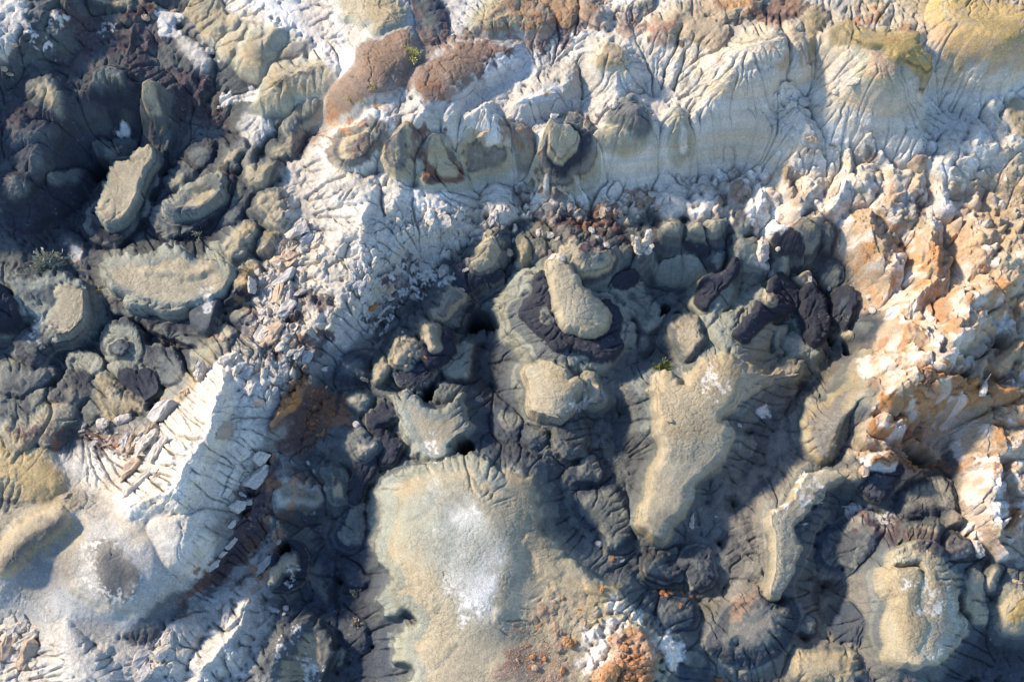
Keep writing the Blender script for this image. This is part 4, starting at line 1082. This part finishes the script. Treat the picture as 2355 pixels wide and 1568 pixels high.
# ------------------------------------------------------------------ stones, slabs, shrubs
def scale_at(x, y):
    p, (j, i) = height_at(x, y)
    k = max(2, min(i, SH[1]-3))
    return p, (j, i), float(np.hypot(PXw[j, k+2]-PXw[j, k-2], PYw[j, k+2]-PYw[j, k-2]))/float(U[k+2]-U[k-2])
def rock_mesh(seed, L, W, T, flat=.5, point=0.):
    r = random.Random(seed); bm = bmesh.new()
    n = 26
    if flat > .7:
        n = 0
        for sx in (-1, 0, 1):
            for sy in (-1, 1):
                for sz in (-1, 1):
                    if r.random() < .86:
                        v = Vector((sx*r.uniform(.5, 1.1)+r.uniform(-.2, .2), sy*r.uniform(.3, 1.05), sz*r.uniform(.35, 1)))
                        if point: v.y *= 1-point*(v.x*.5+.5)
                        bm.verts.new((v.x*L/2, v.y*W/2, v.z*T/2))
    for k in range(n):
        z = 1-2*(k+.5)/n; a = k*2.39996+r.uniform(-.35, .35); q = math.sqrt(1-z*z)
        v = Vector((q*math.cos(a), q*math.sin(a), z))
        v = Vector([math.copysign(abs(c)**(1-flat*.55), c) for c in v])*r.uniform(.78, 1.08)
        if point: v.y *= 1-point*(v.x*.5+.5)
        bm.verts.new((v.x*L/2, v.y*W/2, v.z*T/2))
    bmesh.ops.convex_hull(bm, input=bm.verts)
    bmesh.ops.delete(bm, geom=[v for v in bm.verts if not v.link_faces], context='VERTS')
    bmesh.ops.bevel(bm, geom=list(bm.edges), offset=min(W, T, L)*.08, segments=1, affect='EDGES')
    if L > .16:
        bmesh.ops.subdivide_edges(bm, edges=[e for e in bm.edges if e.calc_length() > L*.2], cuts=2, use_grid_fill=True)
        for v in bm.verts: v.co += Vector([mnoise.noise(v.co*6/L*1.3+Vector((seed, c*7, 0))) for c in range(3)])*L*.075
    bmesh.ops.triangulate(bm, faces=bm.faces)
    me = bpy.data.meshes.new('rock'); bm.to_mesh(me); bm.free()
    for p in me.polygons: p.use_smooth = False
    return me
def put(name, t, x, y, L, W, ang, m, label, cat='rock', group=None, thick=.5, flat=.5, point=0., sink=.25, seed=None, tilt=.6):
    x, y, L, W = tp(t, x, y, L, W); L *= 1.22; W *= 1.22
    p, (j, i), k = scale_at(x, y)
    if L < W: L, W = W, L; ang += 90
    T = min(L, W)*thick*k
    me = rock_mesh(seed or int(x*7+y*13), L*k, W*k, T, flat, point); me.materials.append(M_rock[m])
    o = bpy.data.objects.new(name, me); COL.objects.link(o)
    n = normal_at(j, i, 3).lerp(Vector((0, 0, 1)), 1-tilt).normalized()
    q = Vector((0, 0, 1)).rotation_difference(n)
    o.rotation_mode = 'QUATERNION'; o.rotation_quaternion = q @ Matrix.Rotation(math.radians(-ang), 4, 'Z').to_quaternion()
    o.location = p+n*T*(.5-sink)
    o['label'] = label; o['category'] = cat
    if group: o['group'] = group
    return o

ROCKS = """boulder D 845 1340 92 66 -20 white|largest white boulder on the khaki slope left of the pale cracked slabs
boulder D 713 1360 62 50 15 white|second white boulder just left of the largest one on the khaki slope
stone D 675 1312 32 26 -20 grey|small grey stone up and left of the white boulder pair
stone D 574 1372 48 24 -70 grey|upright narrow stone left of the white boulder pair
stone D 555 1408 46 22 -20 white|flat pale stone lying below the narrow upright one
stone D 1528 780 52 36 25 tan|pinkish flat stone alone below the dark lobed mound
rock D 1725 415 112 74 80 white|broad pale slab standing at the left edge of the rock pile
rock D 1768 326 62 54 40 white|blocky pale rock on top of the left rock pile edge
stone D 1800 600 36 34 0 white|round cream stone balanced below the broad pale slab
stone D 1790 640 56 18 -45 white|thin pale shard under the round cream stone
rock D 1845 650 120 36 -48 white|long thin cream slab leaning down the rock pile
rock D 1962 578 115 62 -58 white|thick tapering cream slab in the middle of the rock pile
rock D 1560 930 130 84 -62 white|big pale slab at the top of the sharp white ridge
rock D 1622 985 120 38 -64 white|narrow pale slab beside the big slab on the ridge top
rock D 1690 1015 140 66 -64 grey|long grey slab right of the narrow one on the ridge top
rock D 1742 1120 130 66 -52 grey|wide cracked slab above the orange dirt strip
rock D 1862 1130 92 42 -60 white|rounded cream block at the head of the orange dirt strip
rock D 1762 1210 105 62 -30 tan|low tan block left of the orange dirt strip
rock_spire D 1395 1005 92 52 -88 white|pointed white fin standing on the khaki slope beside the ridge
rock D 1625 860 86 40 -65 white|slim white fin above the big pale slab
rock D 1130 1290 110 84 -60 grey|weathered block beside the dark hole at the ridge foot
stone D 1275 1130 84 34 -15 tan|tan rose coloured slab lying flat left of the white ridge
rock D 1010 1480 130 46 -48 white|leftmost long slab between the open cracks below the ridge
rock D 1085 1530 100 44 -62 white|slab split off along the wide open crack below the ridge
rock D 2065 458 120 36 -30 white|cream ledge jutting right of the thick tapering slab
rock E 1435 70 84 46 20 white|big smooth white cobble above the tongue shaped mound
stone E 1357 52 30 46 0 white|upright small cobble left of the big smooth one
stone E 1486 93 38 24 -40 white|small oval cobble touching the right of the big smooth one
stone E 1717 40 58 34 60 grey|grey oval cobble on the purple soil patch
stone E 1756 80 32 20 50 grey|smaller grey pebble under the grey oval cobble
stone E 1815 155 36 30 50 white|white pebble at the right edge of the purple soil patch
boulder E 1450 228 76 42 -32 white|left half of the split white boulder on the khaki tongue
boulder E 1502 236 56 50 30 white|right half of the split white boulder on the khaki tongue
boulder E 1146 182 46 46 0 tan|round mauve cobble between two yellow khaki knobs
stone E 1185 92 26 48 10 grey|thin upright grey stone above the round mauve cobble
stone E 860 298 62 18 -22 white|white sliver lying in the dark hollow left of the khaki knob
stone E 825 430 72 30 -8 tan|flat tan ledge stone on the grey shoulder near the rock pile
stone E 475 890 28 34 10 tan|brown stone on the yellow khaki lobe above the small plateau
stone E 585 905 32 14 40 rust|rusty sliver beside the dark stepped flank
stone E 165 1050 74 26 22 tan|tan sliver in the gully left of the small yellow knob
stone E 112 1365 52 40 60 grey|grey slab stone beside the dark charcoal knob
stone E 1810 1038 50 14 50 white|white splinter on the cracked apron below the tongue mound
stone E 2250 1330 52 28 10 tan|pale stone half buried in the long narrow plateau
stone E 222 560 76 46 -40 rust|rust red angular slab among the white rocks
rock E 720 300 120 62 -40 white|cream block overhanging the dark gap right of the rock pile
rock B 690 1520 130 110 0 white|left of the two broad cracked slabs under the row of knobs
rock B 820 1530 150 90 20 white|right of the two broad cracked slabs under the row of knobs
boulder F 548 170 124 72 -84 white|tall bean shaped white boulder on the grey mounds
stone F 662 172 36 30 -30 white|small white lump right of the bean shaped boulder
stone F 1098 102 26 26 0 white|lone white pebble left of the cream pinnacles
stone F 886 372 62 24 80 grey|grey stone upright on the small yellow knob
stone F 1035 410 36 28 60 grey|grey stone on the gully side right of the small yellow knob
rock F 1245 455 66 36 25 tan|tan plank like rock at the foot of the first cream mass
boulder F 1304 470 52 44 90 white|rounded block next to the tan plank like rock
boulder F 1348 540 64 58 70 white|pale blob of rock lowest under the first cream mass
stone F 1290 526 26 24 0 orange|small orange block between the pale blobs
rock_spire F 1992 1178 118 52 -60 white|bright white fin at the right tip of the burnt orange pinnacles
stone F 1910 1187 64 16 -12 white|white plate lying left of the bright white fin
stone F 1510 1213 34 18 10 white|small white plate on the burnt orange pinnacles
stone G 450 298 78 18 -70 tan|stick shaped tan stone on the olive dust at lower left
rock G 1735 165 200 128 -58 white|largest block in the row of pale blocks along the brown strata
rock G 1765 40 130 96 -55 white|uppermost block in the row of pale blocks along the brown strata
rock G 1648 285 110 56 15 white|thin block wedged under the largest pale block
rock G 1608 362 118 116 10 white|squarish cracked block above the dark slot in the brown strata
boulder G 1702 338 50 46 0 grey|rounded grey block right of the squarish cracked block
rock G 1588 478 110 66 -60 white|wedge shaped block under the squarish cracked block
rock G 1570 610 120 64 -52 white|upper half of the long broken slab on brown strata
rock G 1510 690 96 58 -52 white|lower half of the long broken slab on brown strata
rock G 1462 762 120 62 -32 white|lowest pale slab in the row along the brown strata
boulder G 1930 632 50 44 70 grey|round banded cobble above the stubby khaki knob
rock G 1830 762 110 48 -32 grey|pinkish grey slab left of the stubby khaki knob
stone G 1497 1045 46 42 60 white|round white cobble left of the pale clay spur
stone G 1552 1110 124 38 84 white|long upright white cobble on the pale clay spur
rock G 1865 1076 132 42 18 grey|long grey bar shaped rock right of the pale clay spur
stone G 1952 1066 42 38 0 grey|round pebble at the end of the grey bar shaped rock
stone G 1942 1105 22 24 0 grey|tiny pebble below the round pebble near the bar shaped rock
rock G 130 1190 150 76 -22 white|upper slab of the broken group at the bottom left corner
rock G 205 1265 150 60 -42 white|narrow slab right of the upper slab in the corner group
rock G 55 1320 170 110 -62 tan|largest warm slab of the corner group touching the left edge
rock G 190 1390 200 84 -68 tan|long standing slab of the corner group beside the white fan
rock G 1172 1255 110 50 -64 white|uppermost block of the small row below the grey dust patch
rock G 1110 1365 130 76 -60 white|middle block of the small row below the grey dust patch
rock G 960 1400 110 84 -70 grey|left block beside the open crack near the bottom edge
rock G 1005 1500 150 84 -50 grey|lowest block beside the open crack near the bottom edge
rock G 905 110 150 46 -45 tan|tan slab flake above the white ridge crest
rock G 1085 150 150 30 -50 tan|long thin slab flake right of the tan one above the ridge crest
rock G 950 205 140 40 -48 white|pale slab flake closest to the white ridge crest
boulder H 1547 1295 78 60 35 orange|largest flat orange rock on the speckled khaki slope
stone H 1592 1290 50 40 30 orange|orange rock touching the right side of the largest flat one
stone H 1785 935 58 24 -70 orange|upright orange brown stone near the right rim of the great plateau
stone H 1520 990 22 26 0 orange|small orange stone alone in the middle of the khaki slope
stone H 1457 1010 24 22 0 tan|small peach stone left of the lone orange one
stone H 1312 1393 42 30 -10 orange|orange stone on the grey gravel, left of the darker chips
stone H 1397 1405 30 28 30 orange|bright orange stone right of the one on the grey gravel
stone H 1355 1175 46 24 -38 orange|rust orange bar stone above the gravel patch
stone H 1326 1465 42 36 30 tan|rounded tan stone among the gravel at the bottom edge
stone H 1515 1490 60 30 -70 orange|tall orange stone in the gravel near the white outcrop
boulder H 1825 1510 150 120 -60 orange|huge orange boulder cut by the bottom edge in the crumbly outcrop
boulder H 1940 1335 56 48 0 orange|orange block crowning the crumbly outcrop
stone H 1845 1275 42 32 10 orange|orange block on the upper left of the crumbly outcrop
stone H 1885 1190 46 30 -70 orange|orange stone wedged between white fins of the outcrop
stone H 1952 1270 38 26 0 orange|orange stone right of centre on top of the outcrop
stone H 1990 1180 36 26 60 orange|orange stone nestled among the upper white fins
boulder H 1765 628 50 42 40 grey|round grey cobble in the gully right of the great plateau
stone H 1797 666 36 12 35 rust|rusty splinter beside the round grey cobble
stone H 1862 728 42 26 -60 rust|rusty stone further down the same gully
stone H 1920 740 46 12 -25 white|bone white splinter in the gully right of the great plateau
stone H 2200 955 52 30 -50 rust|leftmost of the dark rusty blocks in the gully row
stone H 2228 972 40 22 60 rust|second dark rusty block of the gully row
stone H 2256 955 40 18 30 rust|flat dark rusty block in the middle of the gully row
stone H 2303 935 54 20 80 rust|upright rusty block at the right of the gully row
stone H 2332 955 50 18 60 rust|last rusty block of the gully row
stone H 2320 1045 44 16 -70 rust|rusty sliver below the gully row of blocks
stone I 80 458 92 38 -84 white|leaf shaped pale stone in the deep shade beside the narrow plateau
stone I 250 432 26 22 0 grey|small pale pebble right of the leaf shaped stone
rock I 1155 380 92 42 8 grey|smooth grey slab on the dark purple slope
stone I 1405 476 80 32 4 grey|smooth grey oval right of the dark funnel
stone I 1250 408 38 26 70 rust|rust brown stone between the two smooth grey slabs
stone I 1460 670 32 20 0 grey|grey pebble on the crack above the broad plateau
stone I 2022 655 62 42 70 white|white egg shaped tip on the dark brown lump
stone I 2310 885 62 34 20 tan|leaf shaped brown stone near the right edge
stone I 265 1550 62 32 0 rust|dark rust block at the bottom edge in deep shade
stone I 70 980 28 22 0 rust|small rusty stone beside the slate dome
boulder I 1245 132 62 50 60 tan|brown flecked knob left of the orange tipped white one
stone B 1210 1190 44 30 60 grey|ring marked grey cobble stuck between the khaki knobs
stone B 1048 1206 26 18 80 grey|small pebble on the foot of the twin topped mound
rock B 1000 955 120 32 -32 tan|cream fin leaning on the twin topped mound
boulder B 1872 750 70 66 0 white|white block on the ridge above the grey olive band
rock B 1450 935 66 44 -20 white|white block above the largest ringed knob
rock C 1155 612 96 50 0 white|white ledge slab on the fluted face of the ochre dome
stone C 1068 614 46 36 60 white|smaller white block left of the ledge slab
stone C 893 985 86 34 22 tan|mushroom shaped tan stone on the white saddle
boulder C 860 660 90 70 -20 grey|grey layered block at the edge of the fluted hill face
boulder A 1000 130 62 44 20 tan|tan block at the edge of the purple soil, top left
stone A 100 325 56 34 -15 tan|tan stone on the white slope at the left edge
stone A 20 462 50 46 0 tan|tan block cut by the left edge below the white slope
stone A 60 500 56 26 10 tan|tan stone just right of the block at the left edge
stone A 1165 30 52 36 -30 tan|brown block at the top edge beside the white patch
boulder A 1430 352 66 58 0 white|cream block in the gap between white and purple soil
stone A 1492 738 22 24 0 white|white pebble on the dark purple slope
stone F 400 1365 30 20 0 grey|grey pebble on the floor of the shaded bay""".splitlines()
for q in ROCKS:
    hd, lb = q.split('|'); n, t, x, y, L, W, a, m = hd.split()
    pt = .75 if ('fin' in lb or 'pointed' in lb or 'leaf' in lb or 'wedge' in lb) else 0
    fl = .85 if n == 'rock' else .35
    put(n, t, float(x), float(y), float(L), float(W), float(a), m, lb, cat={'rock': 'rock', 'boulder': 'boulder', 'stone': 'stone', 'rock_spire': 'rock'}[n],
        thick=1.1 if n == 'rock_spire' else (.6 if n == 'rock' else .7), flat=fl, point=pt, sink=.22)

# many alike slabs and chips
def spray(name, t, chain, n, L0, L1, ang, mats, label, group, asp=(.35, .7), flat=.8, thick=.5, cat='rock'):
    P = parse(chain, t)
    for k in range(n):
        a, b = rs.choice(list(zip(P[:-1], P[1:]))); u = rs.random()
        r = (a[2]+(b[2]-a[2])*u)*math.sqrt(rs.random()); th = rs.uniform(0, 6.283)
        x = a[0]+(b[0]-a[0])*u+math.cos(th)*r; y = a[1]+(b[1]-a[1])*u+math.sin(th)*r
        if not (0 < x < 2500 and 0 < y < 1665): continue
        L = L0+(L1-L0)*rs.random()**2.2
        mt_ = rs.choice(mats)
        put(name, 'Z', x/1.062, y/1.062, L/1.062, L*rs.uniform(*asp)/1.062, ang+rs.gauss(0, 24), mt_, ('large ' if L > L0+.45*(L1-L0) else 'small ')+{'white': 'cream', 'tan': 'tan', 'grey': 'grey', 'rust': 'rust brown', 'orange': 'orange'}[mt_]+' '+label, cat, group,
            thick=thick*rs.uniform(.7, 1.2), flat=flat, sink=rs.uniform(.25, .6), seed=rs.randrange(10**6), point=rs.choice((0, 0, .5, .8)))
spray('rock', 'D', '2050,60,90 1900,350,110 1900,700,140 1980,900,120', 80, 12, 62, -55, ('white', 'white', 'tan', 'grey'), 'angular slab jumbled in the rock pile above the orange dirt', 'slabs jumbled in the white rock pile')
spray('rock', 'E', '80,300,130 300,480,110 230,700,100', 34, 12, 50, -50, ('white', 'tan', 'grey'), 'angular slab on the purple stained right side of the rock pile', 'slabs on the stained side of the rock pile')
spray('rock', 'B', '420,1500,60 800,1540,60 1050,1500,50', 26, 10, 32, -30, ('white', 'white', 'grey'), 'broken slab in the crumbling band under the row of khaki knobs', 'broken slabs under the row of knobs')
spray('rock', 'D', '1150,1380,70 900,1530,60 640,1490,60', 26, 10, 32, -45, ('white', 'tan', 'grey'), 'broken slab along the cracked edge between khaki slope and white ridge', 'broken slabs along the cracked edge')
spray('rock', 'B', '1700,1430,80 1880,1400,80 2250,1330,60', 26, 9, 26, -70, ('white', 'white', 'tan'), 'crag block at the broken lip of the pale cliff', 'white blocks on the lip of the pale cliff', asp=(.5, .9))
spray('stone', 'D', '2180,1130,70 2220,1300,100 2120,1450,80', 34, 6, 18, -50, ('rust', 'rust', 'orange', 'tan'), 'ironstone chip lying on the brown dirt right of the orange strip', 'rusty chips on the brown dirt', flat=.7, thick=.4, cat='stone')
spray('stone', 'H', '1250,1400,110 1480,1430,130', 46, 5, 14, 0, ('orange', 'tan', 'rust'), 'chip lying on the gravel slope at the bottom edge', 'orange chips on the gravel slope', flat=.5, cat='stone')
spray('stone', 'H', '1350,1060,40 1600,1100,60 1780,1200,60', 24, 4, 11, 20, ('orange', 'rust', 'tan'), 'chip on the khaki ground above the gravel slope', 'chips above the gravel slope', flat=.5, cat='stone')
spray('stone', 'H', '1950,1380,110 2000,1520,130', 40, 6, 18, 10, ('orange', 'orange', 'rust'), 'rubble stone lying on top of the crumbly outcrop', 'orange rubble on the outcrop', flat=.5, thick=.7, cat='stone')
spray('stone', 'B', '1300,150,60 1420,180,40', 10, 6, 14, 0, ('rust', 'orange'), 'stone on the hillside near the top edge', 'rusty stones near the top edge', cat='stone')
spray('stone', 'D', '640,1440,70 800,1380,60', 14, 5, 13, 0, ('white', 'grey'), 'pebble near the white boulder pair on the khaki slope', 'pebbles near the white boulders', cat='stone')

def gravel(t, chain, n, m, label):
    P = parse(chain, t); vs = []; fs = []
    for k in range(n):
        a, b = rs.choice(list(zip(P[:-1], P[1:]))); u = rs.random()
        r = (a[2]+(b[2]-a[2])*u)*math.sqrt(rs.random()); th = rs.uniform(0, 6.283)
        x = a[0]+(b[0]-a[0])*u+math.cos(th)*r; y = a[1]+(b[1]-a[1])*u+math.sin(th)*r
        p, ji, kk = scale_at(x, y); q = rs.uniform(1, 2.8)*kk; o = len(vs); w_ = rs.uniform(0, 6.28)
        for c in range(4):
            vs.append(p+Vector((math.cos(w_+c*1.57)*q*rs.uniform(.6, 1.2), math.sin(w_+c*1.57)*q*rs.uniform(.4, 1), -q*.2)))
        vs.append(p+Vector((rs.uniform(-.3, .3)*q, rs.uniform(-.3, .3)*q, q*.7)))
        fs += [(o, o+1, o+4), (o+1, o+2, o+4), (o+2, o+3, o+4), (o+3, o, o+4)]
    me = bpy.data.meshes.new('gravel'); me.from_pydata(vs, [], fs); me.materials.append(M_rock[m])
    o = bpy.data.objects.new('gravel', me); COL.objects.link(o); o['kind'] = 'stuff'; o['label'] = label; o['category'] = 'gravel'
gravel('H', '1200,1420,110 1450,1420,150 1400,1520,120', 1600, 'tan', 'brown and orange gravel spread over the slope at the bottom edge')
gravel('H', '1950,1400,140 2000,1560,150', 1100, 'orange', 'orange rubble grit on top of the crumbly white outcrop')
gravel('D', '2150,1120,60 2200,1300,110 2080,1480,90', 1300, 'rust', 'rusty grit on the brown dirt below the rock pile')
gravel('D', '2080,1060,36 1950,1200,50 1880,1330,40', 350, 'orange', 'orange grit on the dirt strip below the rock pile')

def leafmat(name, c):
    return mat(name, c, rough=.8, var=.3, scale=20, bump=.1)
LM = {'sage': leafmat('sage_leaf', (.36, .36, .26)), 'green': leafmat('green_leaf', (.14, .17, .04)), 'lime': leafmat('lime_leaf', (.52, .47, .15)), 'dry': leafmat('dry_leaf', (.36, .31, .2))}
M_stem = mat('woody_stem', (.16, .12, .08), scale=20)
def shrub(t, x, y, d, kind, label, n=260):
    x, y, d = tp(t, x, y, d*1.3); p, (j, i), k = scale_at(x, y); R = d*k/2
    root = bpy.data.objects.new('shrub', None); COL.objects.link(root); root.location = p
    root['label'] = label; root['category'] = 'shrub'
    r = random.Random(int(x)); vs = []; fs = []; sv = []; sf = []
    tips = []
    for q in range(max(9, n//14)):
        a = r.uniform(0, 6.283); e = math.radians(r.uniform(15, 85)); L = R*r.uniform(.6, 1.1)
        dvec = Vector((math.cos(a)*math.cos(e), math.sin(a)*math.cos(e), math.sin(e)*.8))
        tip = dvec*L; tips.append(tip)
        s_ = dvec.orthogonal().normalized()*R*.022; u_ = dvec.cross(s_).normalized()*R*.022
        o = len(sv); sv += [-dvec*R*.1+s_, -dvec*R*.1+u_, -dvec*R*.1-s_-u_, tip*.9+s_*.4, tip*.9+u_*.4, tip*.9-s_*.4]
        sf += [(o, o+1, o+4, o+3), (o+1, o+2, o+5, o+4), (o+2, o, o+3, o+5)]
    for q in range(n):
        tip = r.choice(tips)*r.uniform(.45, 1.05)+Vector([r.gauss(0, .1)*R for _ in range(3)])
        dv = (tip.normalized()+Vector([r.gauss(0, .6) for _ in range(3)])).normalized(); L = R*r.uniform(.16, .34)
        sd = dv.orthogonal().normalized()*L*.2; o = len(vs)
        vs += [tip, tip+dv*L*.5+sd, tip+dv*L, tip+dv*L*.5-sd]; fs.append((o, o+1, o+2, o+3))
    for nm, vv, ff, mm in (('foliage', vs, fs, LM[kind]), ('stem', sv, sf, M_stem)):
        me = bpy.data.meshes.new(nm); me.from_pydata(vv, [], ff); me.materials.append(mm)
        c = bpy.data.objects.new(nm, me); COL.objects.link(c); c.parent = root
shrub('D', 345, 285, 170, 'sage', 'large grey green shrub in the dark hollow above the left khaki mound', 700)
shrub('D', 665, 440, 60, 'lime', 'yellow grass tuft in the notch between the two big left mounds', 160)
shrub('D', 1360, 70, 90, 'sage', 'thin green shrub at the foot of the pair of grey mounds', 160)
shrub('E', 2210, 970, 95, 'green', 'bright green bush in the dark gully above the long narrow plateau', 500)
shrub('B', 515, 385, 85, 'lime', 'largest yellow green shrub on the brown slope near the top', 260)
shrub('B', 466, 345, 50, 'lime', 'smaller shrub touching the upper left of the largest yellow green one', 140)
shrub('B', 438, 325, 26, 'lime', 'tiny topmost tuft of the yellow green trio on the brown slope', 60)
shrub('B', 225, 615, 50, 'lime', 'low shrub with a dark side in the middle of the brown slope', 120)
shrub('B', 78, 550, 30, 'lime', 'small tuft at the left part of the brown slope', 70)
shrub('B', 148, 710, 40, 'lime', 'tuft above the rusty edge at the foot of the brown slope', 90)
shrub('B', 66, 722, 40, 'lime', 'tuft left of its neighbour above the rusty edge', 90)
shrub('C', 1055, 977, 50, 'dry', 'round dry cushion plant alone on the white saddle', 200)
shrub('H', 118, 1160, 80, 'dry', 'pale dead tuft in the dark gully left of the great plateau', 160)
shrub('H', 110, 960, 70, 'sage', 'faint grey tuft higher up the gully left of the great plateau', 130)

# carved spire with orange streaks
def spire(t, x, y):
    x, y = tp(t, x, y); p, ji, k = scale_at(x, y)
    bm = bmesh.new()
    def col(bx, by, h, r, lean, sd_):
        r_ = random.Random(sd_); rings = []
        for q in range(9):
            u = q/8; rad = r*(1-.55*u)*(1+.25*math.sin(q*2.1+sd_))*(1.35 if q == 7 else 1)
            rings.append([bm.verts.new(((bx+lean[0]*u*h+math.cos(a*.7854)*rad*r_.uniform(.75, 1.2))*k, (by+lean[1]*u*h+math.sin(a*.7854)*rad*r_.uniform(.75, 1.2))*k, (u*h-8)*k)) for a in range(8)])
        for A, B in zip(rings[:-1], rings[1:]):
            for a in range(8): bm.faces.new((A[a], A[(a+1) % 8], B[(a+1) % 8], B[a]))
        bm.faces.new(rings[-1])
    col(0, 0, 62, 11, (.1, .12), 1); col(-9, -3, 44, 9, (-.25, .1), 2); col(-14, 6, 30, 7, (-.4, .3), 3); col(7, -8, 34, 8, (.2, -.1), 4)
    me = bpy.data.meshes.new('rock_spire'); bm.to_mesh(me); bm.free(); me.materials.append(M_rock['white'])
    o = bpy.data.objects.new('rock_spire', me); COL.objects.link(o); o.location = p
    o['label'] = 'carved cream rock spire standing on a grey mound right of the purple soil'; o['category'] = 'rock'
spire('E', 2065, 190)
